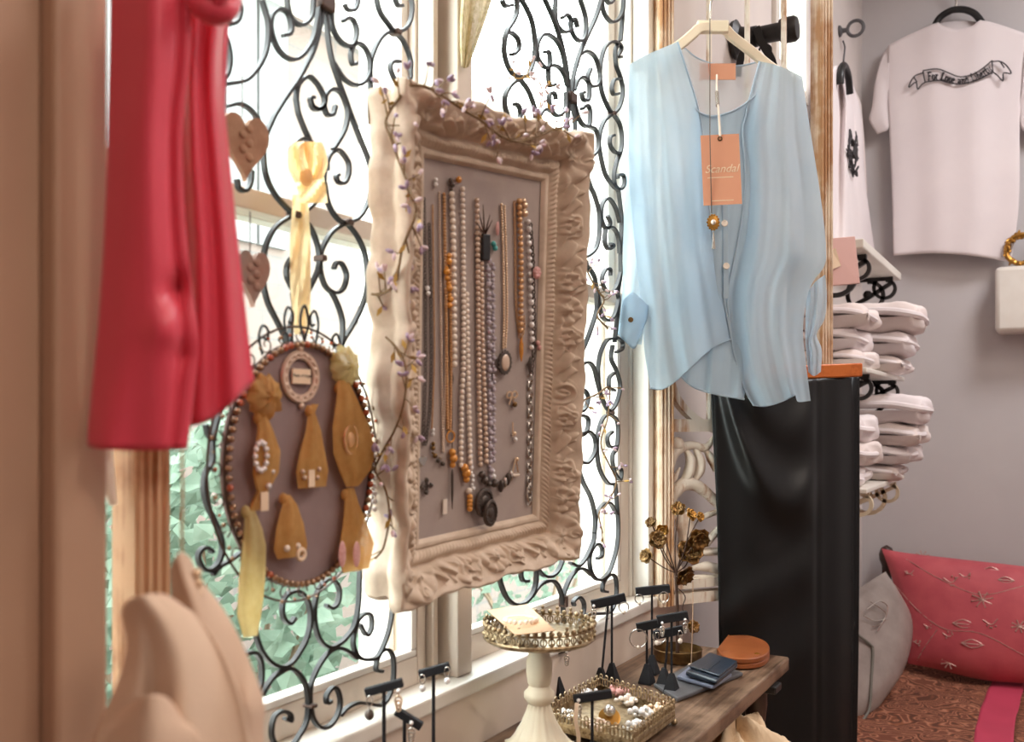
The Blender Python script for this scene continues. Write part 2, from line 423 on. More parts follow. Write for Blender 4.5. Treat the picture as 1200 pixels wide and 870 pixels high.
# ================================================================ the room
YB = 3.49; CEIL = 2.9
w = MB()
w.box((-.14, -1.7, 0), (0, YB, .83)); w.box((-.14, -1.7, .83), (0, .30, CEIL))
w.box((-.14, 1.52, .83), (0, 2.28, CEIL)); w.box((-.14, 2.28, .83), (0, 2.62, 2.0)); w.box((-.14, 2.28, 2.5), (0, 2.62, CEIL)); w.box((-.14, 2.62, .83), (0, YB, CEIL))
w.box((-.14, .30, 2.1), (0, 1.52, CEIL))
struct(w.build('wall_left', M['wall_in'], smooth=False))
struct(MB().box((-.14, YB, 0), (2.6, YB + .12, CEIL)).build('wall_back', M['wall'], smooth=False))
struct(MB().box((2.6, -1.7, 0), (2.72, YB + .12, CEIL)).build('wall_right', M['wall'], smooth=False))
struct(MB().box((-.14, -1.82, 0), (2.72, -1.7, CEIL)).build('wall_front', M['wall'], smooth=False))
struct(MB().box((-.14, -1.82, CEIL), (2.72, YB + .12, CEIL + .1)).build('ceiling', M['ceiling'], smooth=False))
struct(MB().box((-.14, -1.82, -.1), (2.72, YB + .12, 0)).build('floor', M['floor'], smooth=False))
# pale boarding under the window
struct(MB().box((0.0, .30, .0), (.006, 1.7, .828)).build('baseboard_window', M['panelwall'], smooth=False))
# tan post and its board at the near side of the window
struct(MB().box((0.001, -.3, 0), (.128, .3085, CEIL)).build('trim_1', M['casing'], smooth=False, bevel=.002))
struct(MB().box((0.001, .3088, 0), (.14, .341, CEIL)).build('trim_2', M['casing'], smooth=False, bevel=.003))

def window(n, y0, y1, z0, z1, zm, sw0, sw1):
    e = bpy.data.objects.new('window_%d' % n, None); COL.objects.link(e); e.location = (-.05, (y0 + y1) / 2, z0); WLOC[e.name] = V(e.location); e['kind'] = 'structure'
    fr = MB()
    fr.box((-.12, y0, z0), (-.075, y0 + .012, z1)); fr.box((-.12, y1 - .012, z0), (-.075, y1, z1)); fr.box((-.12, y0, z1 - .02), (-.02, y1, z1))
    fr.build('window_frame', M['white'], e, smooth=False, bevel=.002)
    sl = MB(); x0, x1 = -.052, -.030
    sl.box((x0, y0, z0), (x1, y0 + sw0, zm + .02)); sl.box((x0, y1 - sw1, z0), (x1, y1, zm + .02))
    sl.box((x0, y0 + sw0, z0), (x1, y1 - sw1, z0 + .032)); sl.box((x0, y0 + sw0, zm), (x1, y1 - sw1, zm + .02))
    sl.build('lower_sash', M['stile'], e, smooth=False, bevel=.0015)
    st = MB()
    st.box((x0 + .004, y0 + sw0, z0 + .032), (x1 - .001, y1 - sw1, z0 + .040)); st.box((x0 + .004, y1 - sw1 - .010, z0 + .04), (x1 - .001, y1 - sw1, zm)); st.box((x0 + .004, y0 + sw0, z0 + .04), (x1 - .001, y0 + sw0 + .008, zm))
    st.build('glazing_bead', M['white'], e, smooth=False, bevel=.002)
    su = MB(); x0, x1 = -.075, -.055
    su.box((x0, y0, zm), (x1, y0 + sw0 * .8, z1 - .02)); su.box((x0, y1 - sw1 * .8, zm), (x1, y1, z1 - .02)); su.box((x0, y0 + sw0, z1 - .06), (x1, y1 - sw1, z1 - .02)); su.box((x0, y0 + sw0, zm), (x1, y1 - sw1, zm + .02))
    su.build('upper_sash', M['white'], e, smooth=False, bevel=.0015)
    MB().box((-.042, y0 + sw0, z0 + .032), (-.039, y1 - sw1, zm)).build('pane', M['glass'], e, smooth=False)
    MB().box((-.066, y0 + sw0, zm + .01), (-.063, y1 - sw1, z1 - .05)).build('pane', M['glass'], e, smooth=False)
    return e
window(1, .31, .885, .847, 2.1, 1.338, .03, .016)
window(2, .945, 1.475, .847, 2.1, 1.338, .012, .032)
# mullion between the two windows, with its posts
m = MB()
m.box((-.12, .885, .847), (-.045, .945, 2.1)); m.box((-.045, .889, .847), (-.022, .899, 2.1)); m.box((-.045, .9125, .847), (-.004, .9440, 2.1))
struct(m.build('trim_3', M['stile'], smooth=False, bevel=.002))
# right-hand jamb
m = MB(); m.box((-.12, 1.475, .847), (-.026, 1.52, 2.1)); m.box((-.026, 1.482, .847), (.004, 1.518, 2.1))
struct(m.build('trim_4', M['white'], smooth=False, bevel=.002))
struct(MB().box((-.13, .30, .829), (.014, 1.56, .847)).build('trim_5', M['white'], smooth=False, bevel=.003))
# small high window further along
e = bpy.data.objects.new('window_3', None); COL.objects.link(e); e.location = (-.05, 2.45, 2.0); WLOC[e.name] = V(e.location); e['kind'] = 'structure'
fr = MB()
for a, b in (((-.1, 2.281, 2.001), (.012, 2.31, 2.499)), ((-.1, 2.59, 2.001), (.012, 2.619, 2.499)), ((-.1, 2.31, 2.001), (.012, 2.59, 2.03)), ((-.1, 2.31, 2.47), (.012, 2.59, 2.499))): fr.box(a, b)
fr.build('window_frame', M['white'], e, smooth=False, bevel=.002)
MB().box((-.05, 2.31, 2.03), (-.047, 2.59, 2.47)).build('pane', M['glass'], e, smooth=False)

# ---------------------------------------------------------------- outside: yard, neighbouring house, shrubs
struct(MB().box((-8, -4, -.4), (-.141, 9, -.3)).build('ground', M['asphalt'], smooth=False))
hs = thing('house', 'pale brick house side seen bright through the windows', 'house', (-2.6, 2.0, -.3))
MB().box((-2.9, -1.5, -.3), (-2.6, 7.5, 3.1)).build('brick_wall', M['brick'], hs, smooth=False)
sd = MB()
for k in range(24):
    y_ = 2.35 + k * .2
    if y_ < 3.2 or y_ > 5.5: sd.box((-2.599, y_, 1.95 if y_ < 3.2 else .9), (-2.575, y_ + .18, 3.1))
sd.build('board_cladding', M['cladding'], hs, smooth=False)
rf = MB(); rf.box((-3.0, -1.6, 3.1), (-2.4, 7.6, 3.2)); rf.build('eaves', M['white'], hs, smooth=False)
def shrub(cx, cy, z0, h, r, n, label, seed):
    rr = random.Random(seed)
    o = thing('shrub', label, 'shrub', (cx, cy, z0), 'shrubs outside the windows')
    st = MB(); lf = MB()
    for k in range(7):
        a = rr.uniform(0, 2 * pi); q = rr.uniform(.2, .8) * r
        st.tube(crom([V((cx, cy, z0)), V((cx + q * .5 * cos(a), cy + q * .5 * sin(a), z0 + h * .5)), V((cx + q * cos(a), cy + q * sin(a), z0 + h * rr.uniform(.7, .95)))], 5), [.012, .005], 5)
    for k in range(n):
        a = rr.uniform(0, 2 * pi); th = rr.uniform(0, 1); q = r * math.sqrt(rr.uniform(.1, 1)) * (1 - .4 * abs(th - .5)); p = V((cx + q * cos(a), cy + q * sin(a), z0 + .1 + th * h))
        d = V((rr.gauss(0, 1), rr.gauss(0, 1), rr.gauss(-.3, .6))).normalized(); sd_ = d.orthogonal().normalized(); L = rr.uniform(.04, .085); Wd = L * .42; up = d.cross(sd_) * L * .12
        lf.add([p, p + d * L * .5 + sd_ * Wd + up, p + d * L, p + d * L * .5 - sd_ * Wd + up], [(0, 1, 2), (0, 2, 3)])
    st.build('stem', M['bark'], o); f = lf.build('foliage', M['leaf'], o, smooth=False); f['kind'] = 'stuff'
shrub(-1.25, 1.72, -.3, 1.38, .42, 2400, 'leafy green shrub outside the near window, lowest and widest', 1)
shrub(-2.1, 2.05, -.3, 1.95, .36, 900, 'taller sparse green shrub outside the near window behind the oval board', 2)
shrub(-1.5, 3.8, -.3, 1.1, .6, 900, 'small green shrub outside beyond the far window', 3)

# ---------------------------------------------------------------- lamps of the room
area('ceiling_lamp_near', (2.2, .3, 2.82), .7, 23, (1, .87, .75))
area('ceiling_lamp_entrance', (1.2, -1.0, 2.82), .6, 8, (1, .87, .75))
area('ceiling_lamp_mid', (1.5, 1.5, 2.82), .7, 17, (1, .89, .79))
area('ceiling_lamp_far', (1.15, 2.5, 2.82), .6, 24, (.98, .97, 1))
# ================================================================ iron scroll grilles in front of the windows
GA = """306.8,0 311.3,15 314.3,30 313.5,51 308.3,69 298,85 286,95 263,99|272,0 280,4.5 281.5,13.5 278.5,24 271,28.5 262,26 255,30|259,31 267,52 269.5,70 267,85 262,93
331.5,42 339.5,39.5 341.5,30 337,15 328,11 319.5,16.5 317,28.5 319.5,43 326,58 335,67 344,70 353,66 362,55 368,42 372,22 374,8|336,-6 337.5,10.5 341,21 347,27.5 354.5,29.5 362,24 366,15 367.5,-6
377,-6 377,18 374,34 368,57 359,76 349,94 337,111 325,130 319,141 310,164 309,187 313,210 323.5,230 339.6,247.5 344,252 358,247 370,236 378,218 380,200
382.7,-6 382.7,22 385,49 389.4,72 397,95.7 406,120 411,134 422.4,164 431.6,187 435.7,207 435,221 430.5,239.5 420,255.6 406,260.7 397,258 388,246 383,233 380,214
368,114.4 363.6,115 366,124 372.5,127.8 379,124 380,117 377,107.6 369.6,95.7 360.6,89.7 350,98.6 347,113.6 347.7,122 350,134 357,152 362.6,163.7|372,180 362.6,165 351,163.7 342,175 342,191 346,203
363,116 367,127 376,128 379,122|379,122 383,134 390,134 393,124|380.5,119.6 382,110.6 388.7,104.6 398.4,107.6 405,121 407.5,134 404,152 395,168 390,175|383,200 383.3,189 388,179.8 397,176 407.5,189 408.6,203 404,214 397,214 393.7,207 397,205
388.7,5 388.7,27 394,42 403,52 413,53 418,39 415,25 408,21 402,24.7|403.6,4.5 407,11 415,12 419,3 419,-6|391,74 401,90 409,97 418,100 427,96 433,85 433.5,72 429,58 422,51.6 415,52.3 411,64 413,75 418,74
440,-6 445,13.5 454,27 462.7,37 473,35 480.6,25 483,9 481,-6|462,-4 466,6 471.6,6.7|436,140 435,115 434,97 434,75 439,58 446,45 455,38 463,39 473,49 480.6,69 481,84 480,93 473,100 466,98.6 460,88 457.4,78 461,72 468.6,72.5
267,124.6 282,122 296,131.5 305,147.6 308.6,166|277.6,210 280,221 288,223.5 293.7,214 295,200|344,252 324,265 313,284 308.7,304 308.7,332 314,355 324,375.6 333.6,396 340,420|344,252 361,263 370,281 374,300 372.6,316 364.6,334 358,343 347,343 337,327 336,313.5 341.6,303 348,303|343,343 345,364 340.5,382.5 340.5,415
406,261 389,272 378,290.6 375,304 376,320.5 382,336.6 393,343.5 402.5,338 406,323 401,310 394.5,308 391,315|387.6,341 395.6,357 401,375.6 401,396 398,415|407,262 418.6,277 426.7,295 430,316 430,339 424,359.5 414,380 402.5,398.6 396,415
258,480 249,516 249,540 240.5,554.7 238.7,573 243,593 252.5,613.5 259,632 260,646.6 256,659.5 247,668 238.7,667 233,657.6 233,648.5 239.6,642 247,645 248,648.5|240.7,497.6 244,509 249.9,518|249,674 256,665 269,657.6 282,648
345.5,724 339.5,731 332,724 331,708 338,696 351.5,694 361,706 363.6,725 360,747 350,766 340.7,778 330,782 316.5,776 305.7,761 299.6,740 301,706 306,680|381.7,709.5 389,713 396,706 397.4,691 391,680.5 381.7,680.5 372,694 368.4,713 369.7,735 375.7,751.7 386.5,759 398.6,754 408,744.5 415.5,732 420,708 421.5,672 424,640
421.5,732 429,744.5 435,737 435,723 429,719 420,726 415.5,740 414,756.5 420,770 430,773.5 442,770 450.5,754 456.5,735 460,713 461,690
363,828 363.6,807 369.7,788 381.7,768.6 393.8,760 406,762.6 418,772|363.6,826.5 367,843 375.7,853 386.5,850.7 395,838.6 398.6,824 396,810 390,806 383,814.5 383,824 388,822
307,814.5 319,795 336,784 348,788 357.6,802 361,824 359,846 350,863 341,875 328,878 321,870 318,858 321,841 330,834 339.5,837 340.7,845 333.5,842|282,770 290,766 300,766 306,778 306,800 300,816
398.6,838.6 408,829 420,824 432,825 447,826.5 456.5,814.5 461,795 461,773 456.5,762.6 448,762.6 442,773 441,785.5 448,787"""
GB = """588,0 592,7 600,6|605,-6 606,12 602,24 594,37 591,52 592,68 599,84.5 608,89.5 618,87.5 625,72.4 627,52 624,28 618,12 608,-6|594,38 600,39 607,46 608,56 603,63 599,64
609,92.5 598,100.6 592,112.7 592,125 596,140|609,92.5 618,104.6 624,118.7 627,131 627,150|603,121.7 608,124.7 610,135 606,145
636,-6 648.5,22 656.5,46 662.5,72.4 665.6,94.6 666,117 665,141 660,180|706,-6 699,18 689,40 679.6,62 673.6,82.5 670.6,100.6 670.6,120.7 673.6,141 676,165 690,213 697,230 702,249 702.4,270 701,282 697,293 687,301 680,299
651.5,-6 650.5,18 654.5,32 662.5,38 668.6,34 668.6,22 663.5,17 658.5,21|678,-6 685.7,18 686.7,36 682.7,47 676.6,47 670.6,38 668.6,26 673.6,22 676.6,32
663.5,84.5 658.5,60 650.5,46 639,40 632,46 629,58 631,70 639,79.5 644,76.5 643.5,62 638,61|664.5,100.6 661.5,88.5 654.5,78.5 644,77.5 642.5,88.5 644.5,100.6 650.5,98.6
663.5,108 662.5,126.7 654.5,136 647.5,131 643.5,118.7 644.5,109.6 649.5,109.6 651.5,116.7|647,131 638.5,128 632,137 631,150|679.6,64 686.7,60 696.7,66 702,80.5 703,92.5 699,100.6 691.7,100.6 688.7,90.5 692,80.5
673,106 676.6,94.5 682.7,90.5 689.7,96.6 690.7,108.6 688.7,117.7 683.7,116.7 681.7,109.6 684.7,108.6|673,118 676.6,134.8 682.7,146 689.7,148 691.7,137 690.7,126.7 686.7,123.7 681.7,127.7|689.7,148 698,152.5 701.4,164.5 700.5,175 694.5,182.6 688.5,183.5 682,180
704.8,-6 706.8,12 712.8,23 718.9,26 726,21 730,10 731,-6|731,-6 729,26 727,48|709,-2 714,4 719,0
728,67 724,66 728,58 727,53 719,48.7 710,54 705,68 703,86.5 705,106.6 711,122.7 718,132.8 726,124.7 730,106.6 727,90.5 722,76.4 721,60 724,52|727,92.5 720,93.5 717,102.6 719,110.6 725,109.6
717,134 708,142 703,156 702,170 705,188.6 710,206 718.6,218 724.7,223|718.6,134 725.5,144 728.4,156 728.6,170 726.4,180 722,192 719.5,206 721,218 727,222 731.6,216 730.7,206 724.7,205 723.8,209|726.4,180 720,178 715,170 715,161 719.5,158.5
724.7,223 727,242 728.4,259 727,299 727,322 724,343 725,353 722,384 720,401|726,261 722,245.5 716,235 711,233 705.7,240 704.5,254 707.4,264.5 711.7,268 715,261 711.7,253|709.7,267 718,267 724,276.6 726,297|709.7,267 708.6,283 712.8,292 719,288 715,286
683,302 689,312 697,326 699,347 699,363.5 693,384 686,403 678,420|727,320 722,336.6 715,343 708.6,338.6 705.5,326 709.7,316 715,316 715,323|725,351 720,369.7 712.8,376 705.5,370.7 702.4,357 700,340
722,396.6 711.7,398.6 704.5,411 701.4,425.5 701,438 702.5,457 708,473 715,482 723,470.6 726.7,452 722,434 716,420 718,405|722,395.5 729,400.7 729,409 722,413|720,437 714,443 714,454.5 720,458|676,436 684,426 691,425.5 696,432 700,447.6 702.5,457
676.6,363.5 682.8,361 687,347 682.8,336.6 676,335|670,470 676,464 683,457 689,464 687.6,475 682,482 674,481|672,500 677,493.6 679.5,487 689,491 687.6,505 680,511 672,508|682,508 690,506 697,514 697,530 687.6,543 677,537 672,519
715,485.5 706,491 700,512 700,535 703.7,553 713,567 721,567|715,485.5 723,493.6 724,512 722,526 717.5,535 720,553 726.7,562.5 728,551 722,549|723,523.4 714,523.4 712,512 717.5,506
721,567 723,595 722,602 715,590 706,592 699,604 697,622 696,625|668,530 676,544 683,565 692,583 697,604 697,620 696,632 693,640.5 686,655 677.6,663.5 668,660
723,595 724.5,618 722.6,642 717,662.5 711.6,673.6 703,680 695,675.4 691,662.5 692,648 698.7,637.7 705,642 705,651.5 699.7,655|661,745 660,710 661,695.6 667.5,679 676,668 684,667 693,674.5
626,660 630.7,668 638,675.4 647,675.4 654.6,668 660,655|623,699 632.5,686 643.6,681 651,683 657,694 660,712|584,672 588,688 594,701 603,708.5 614,707 623,697.5 628,683 629,664|612,664 610.5,673.6 613,681 619,681
673,710 672,705 678.5,700 684,706.7 684,717.7 680,730|680,730 689.5,720.5 699,719.5 713.5,718 720,708.5 722.6,692 721,677 715,673.6 708,681 706,692 711.6,694|661,745 664,760 672,748 680,730"""
def grille(txt, label, base, collars, sw=.003, sd=.005, mirror=None):
    g = thing('iron_grille', label, 'grille', base)
    for row in txt.split('\n'):
        for cv in row.split('|'):
            pts = [tuple(map(float, q.split(','))) for q in cv.split()]
            w3 = crom([onX(x, y, .004) for x, y in pts], 5)
            if mirror and min(x for x, y in pts) >= 680 and 170 < min(y for x, y in pts) and max(y for x, y in pts) < 585:
                MB().strap([V((p.x, 2 * mirror - p.y, p.z)) for p in w3], sw, sd, (1, 0, 0)).build('scroll', M['iron'], g, sharp=30)
            MB().strap(w3, sw, sd, (1, 0, 0)).build('scroll', M['iron'], g, sharp=30)
    for x, y, a, b in collars:
        p = onX(x, y, .004)
        k = MB(); k.box((p.x - .006, p.y - a, p.z - b), (p.x + .007, p.y + a, p.z + b))
        k.build('collar', M['iron_brown'], g, smooth=False, bevel=.0015)
    return g
grille(GA, 'black wrought iron scroll grille behind the oval jewellery board', (.004, .66, .848),
       [(380, 4, .009, .007), (344, 252, .004, .003), (406, 261, .004, .003), (463, 38, .004, .003), (375, 303, .003, .003), (363, 827, .004, .002)])
grille(GB, 'black wrought iron scroll grille between the ornate frame and the blue blouse', (.004, 1.2, .848),
       [(668.5, 115, .010, .007), (717, 133, .004, .003), (715, 484, .004, .003), (660, 705, .003, .008)], .0036, .0062, onX(668, 300, .004).y)

CARVE = [([(786, 548), (788, 534), (796, 526), (810, 522), (826, 525), (835, 513)], [3, 5, 5, 4, 4, 2]), ([(802, 526), (808, 538), (807, 552), (799, 566), (788, 574)], [2, 5, 5.5, 4, 1]), ([(813, 525), (819, 538), (819, 552), (812, 566)], [2, 5, 5, 2]), ([(825, 526), (833, 538), (838, 552)], [2, 5, 3]), ([(784, 570), (790, 560), (796, 548)], [1, 3, 1]),
         ([(786, 592), (790, 578), (800, 568), (812, 568), (824, 575), (841, 591), (852, 600)], [2, 6, 7, 6, 6, 5, 3]), ([(800, 600), (801, 612), (803, 624), (801, 640), (792, 656)], [9, 11, 9, 6, 2]), ([(818, 610), (828, 604), (842, 600), (858, 600)], [2, 3, 3, 2]), ([(845, 616), (836, 626), (826, 638), (816, 646)], [3, 4, 4, 2]),
         ([(816, 649), (830, 647), (850, 646)], [2, 4, 4]), ([(810, 666), (826, 664), (842, 667), (860, 666)], [2, 5, 5, 4]), ([(786, 628), (787, 644), (791, 660), (800, 672)], [1, 4, 4, 2]), ([(786, 612), (792, 604), (797, 610)], [1, 3, 2]), ([(808, 676), (824, 677), (856, 677)], [2, 3, 3])]
# ================================================================ carved shutters either side of the window
def shutter(label, O, D, Wd, z0, z1, zr, cat='shutter', frame='shutter_frame', sw=.046, swr=.022, bars=True, carve=True, traced=True):
    """O hinge foot (x, y); D unit direction of the leaf; zr = z of the rail over the carved panel"""
    D = V((D[0], D[1], 0)).normalized(); N = V((D.y, -D.x, 0))
    o0 = V((O[0], O[1], 0))
    e = thing('carved_shutter', label, cat, (O[0], O[1], z0))
    P = lambda a, z, n=0: o0 + D * a + UP * z + N * n
    def bar(mb, a0, a1, za, zb, th=.014, reed=0):
        mb.obox(P((a0 + a1) / 2, (za + zb) / 2), D * ((a1 - a0) / 2), UP * ((zb - za) / 2), N * th)
        for k in range(reed):
            a = a0 + (a1 - a0) * (k + .5) / reed
            for sgn in (1, -1): mb.tube([P(a, za, sgn * th), P(a, zb, sgn * th)], (a1 - a0) / reed * .42, 6)
    s1 = MB(); bar(s1, 0, sw, z0, z1, .014, 4); s1.build('stile', M[frame], e, sharp=50)
    s2 = MB(); bar(s2, Wd - swr, Wd, z0, z1, .013, 4); s2.build('stile', M[frame], e, sharp=50)
    i0, i1 = sw, Wd - swr
    def rail(za, zb):
        r_ = MB(); r_.obox(P((i0 + i1) / 2, (za + zb) / 2), D * ((i1 - i0) / 2), UP * ((zb - za) / 2), N * .012)
        for z in (za + .004, zb - .004): r_.tube([P(i0, z, -.012), P(i1, z, -.012)], .004, 6)
        r_.build('rail', M['shutter'], e, sharp=50)
    rail(z0, z0 + .018); rail(z0 + .026, z0 + .042); rail(zr, zr + .022); rail(z1 - .03, z1)
    # arch and bars in the upper opening
    if bars:
        for a in (.115, .20, .285):
            MB().tube([P(a, zr + .02), P(a, z1 - .02)], .0052, 8).build('bar', M['shutter'], e)
        rr = (i1 - i0) * .49
        arc = [P(i0 + rr + rr * cos(t), zr + .10 + .105 * sin(t)) for t in np.linspace(pi, 2 * pi, 24)]
        MB().strap(arc, .012, .016, N).build('arch', M['shutter'], e)
    # carved leaf scrolls in the lower panel
    if carve:
        c = MB(); w_ = i1 - i0; h_ = zr - z0 - .042; q = lambda a, b, n=0: P(i0 + a * w_, z0 + .042 + b * h_, n)
        if traced:
            Nn = V((D.y, -D.x, 0)); mid_ = P((i0 + i1) / 2, 0)
            for pts, wd in CARVE:
                ln = crom([onP(x, y, o0, Nn) for x, y in pts], 6)
                for mir in (0, 1):
                    l2 = ln if not mir else [p - D * (2 * (p - mid_).dot(D)) for p in ln]
                    c.leafstrip([p + N * .002 for p in l2], [w * 2.0 / F for w in wd], .011, N)
            for a_ in (i0 + .002, i1 - .002): c.leafstrip([P(a_, z0 + .03), P(a_, zr)], [.003, .003], .006, N)
            for mir in (0, 1):
                p = onP(793.5, 521, o0, Nn); p = p - D * (2 * (p - mid_).dot(D)) if mir else p
                c.sphere(p, .013, 12, 8)
        else:
            for pts, wd in (([(.1, .98), (.8, .9), (.9, .8), (.3, .74), (.1, .62)], .010), ([(.9, .7), (.3, .62), (.2, .5), (.8, .44)], .012), ([(.1, .5), (.6, .36), (.9, .26), (.4, .2)], .012), ([(.1, .3), (.3, .14), (.9, .08)], .010), ([(.2, .88), (.6, .8), (.9, .62)], .009)):
                ln = crom([q(a, b) for a, b in pts], 6); c.leafstrip(ln, [.004, wd, wd, wd, .003], .009, N)
        c.build('carved_panel', M['shutter'], e, sharp=70)
    return e
PS = onX(767, 490, 0.006)
SD = FW * .438 + RT * .899
shutter('carved white and gold shutter leaf behind the blue blouse and black skirt', (PS.x, PS.y), SD, .392, .830, 2.25, 1.126, sw=.030, swr=.030)
# near shutter, folded against the near edge of the window
shutter('worn brown carved shutter leaf below the coral top', (.012, .352), (0.03, 1), .124, .70, 1.75, 1.30, frame='shutter_dark', sw=.010, swr=.030, bars=False, traced=False)
# ================================================================ ornate frame with the necklaces
FH = (FW * 1 + RT * .8545 + UP * .0836).normalized()
FV = (FW * -.104 + RT * .024 + UP).normalized()
FV = (FV - FH * FV.dot(FH)).normalized()
FN = FH.cross(FV).normalized()
if FN.dot(C - T(580, 400, 1)) < 0: FN = -FN
F0 = T(480, 711, .86); FWD, FHT = .266, .461
fp = lambda x, y, z=0: F0 + FH * x + FV * y + FN * z
BZ = -.034
B0 = fp(0, 0, BZ)
def bp(x, y, off=.004): return onP(x, y, B0 + FN * off, FN)
FRNX = lambda p: ((p - F0).dot(FH), (p - F0).dot(FV))

def motif_field():
    rr = random.Random(11); L = []
    m = .024
    def along(n, f, kinds):
        for i in range(n):
            t = (i + .5) / n; x, y, ang = f(t); L.append((kinds[i % len(kinds)], x, y, rr.uniform(.0140, .0185), ang, rr.uniform(0, 6)))
    bt = FHT; wd = FWD
    along(5, lambda t: (.045 + t * (wd - .09), .022, 0), ['leaf', 'rose', 'shell', 'rose', 'leaf'])
    along(5, lambda t: (.045 + t * (wd - .09), bt - .022, pi), ['leaf', 'rose', 'shell', 'rose', 'leaf'])
    ks = ['shell', 'rose', 'leaf', 'rose', 'scroll', 'leaf', 'rose', 'shell', 'rose', 'leaf', 'rose', 'leaf']
    along(12, lambda t: (wd - .021, .05 + t * (bt - .10), pi / 2), ks)
    along(12, lambda t: (.021, .05 + t * (bt - .10), -pi / 2), ks)
    for x, y, a in ((.024, .024, pi / 4), (wd - .024, .024, 3 * pi / 4), (.024, bt - .024, -pi / 4), (wd - .024, bt - .024, -3 * pi / 4)):
        L.append(('shell', x, y, .026, a, 0)); L.append(('scroll', x + .018 * cos(a + 2.3), y + .018 * sin(a + 2.3), .011, a, 0)); L.append(('scroll', x + .018 * cos(a - 2.3), y + .018 * sin(a - 2.3), .011, a, 0))
    for k in range(110):
        s = rr.choice('btlr'); t = rr.random()
        x, y = {'b': (t * wd, rr.uniform(.006, .032)), 't': (t * wd, bt - rr.uniform(.006, .032)), 'l': (rr.uniform(.006, .03), t * bt), 'r': (wd - rr.uniform(.006, .03), t * bt)}[s]
        L.append((rr.choice(['bud', 'bud', 'tinyleaf']), x, y, rr.uniform(.004, .0065), rr.uniform(0, 6), 0))
    return L
def field(X, Y):
    Z = np.zeros_like(X)
    for k, cx, cy, r, a, ph in motif_field():
        dx, dy = X - cx, Y - cy
        p = (dx * cos(a) + dy * sin(a)) / r; q = (-dx * sin(a) + dy * cos(a)) / r
        rho = np.sqrt(p * p + q * q); th = np.arctan2(q, p)
        if k == 'rose':
            rp = rho * (1 + .14 * np.cos(5 * th + ph)); h = np.clip(1 - rp ** 2, 0, 1) ** .5 * (.55 + .30 * np.cos(5 * th + ph + np.where(rp > .5, 0, pi)) * np.clip(rp * 2, 0, 1) + .25 * np.cos(rp * 14)); h = h * .0095
        elif k == 'shell':
            e = np.clip(1 - (p * .9) ** 2 - (q) ** 2, 0, 1) ** .5; h = e * (.55 + .45 * np.abs(np.cos(th * 4.5 + .3))) * .0115 * (.7 + .3 * np.cos(rho * 7))
        elif k == 'scroll':
            e = np.clip(1 - rho, 0, 1) ** .5; h = e * (.5 + .5 * np.cos(rho * 12 + th)) * .009
        elif k == 'leaf':
            e = np.clip(1 - (p * .75) ** 2 - (q * (1.5 + .5 * np.cos(7 * p))) ** 2, 0, 1) ** .5; h = e * (.6 + .4 * np.cos(q * 9 + p * 5)) * .0085
        elif k == 'bud': h = np.clip(1 - rho ** 2, 0, 1) ** .5 * .0042
        else: h = np.clip(1 - (p * .7) ** 2 - (q * 1.6) ** 2, 0, 1) ** .5 * .004
        Z = np.maximum(Z, h)
    return Z
frame = thing('ornate_frame', 'ornate cream plaster frame with roses and scrolls, hung with necklaces before the window', 'picture frame', tuple(fp(FWD / 2, 0, -.06)))
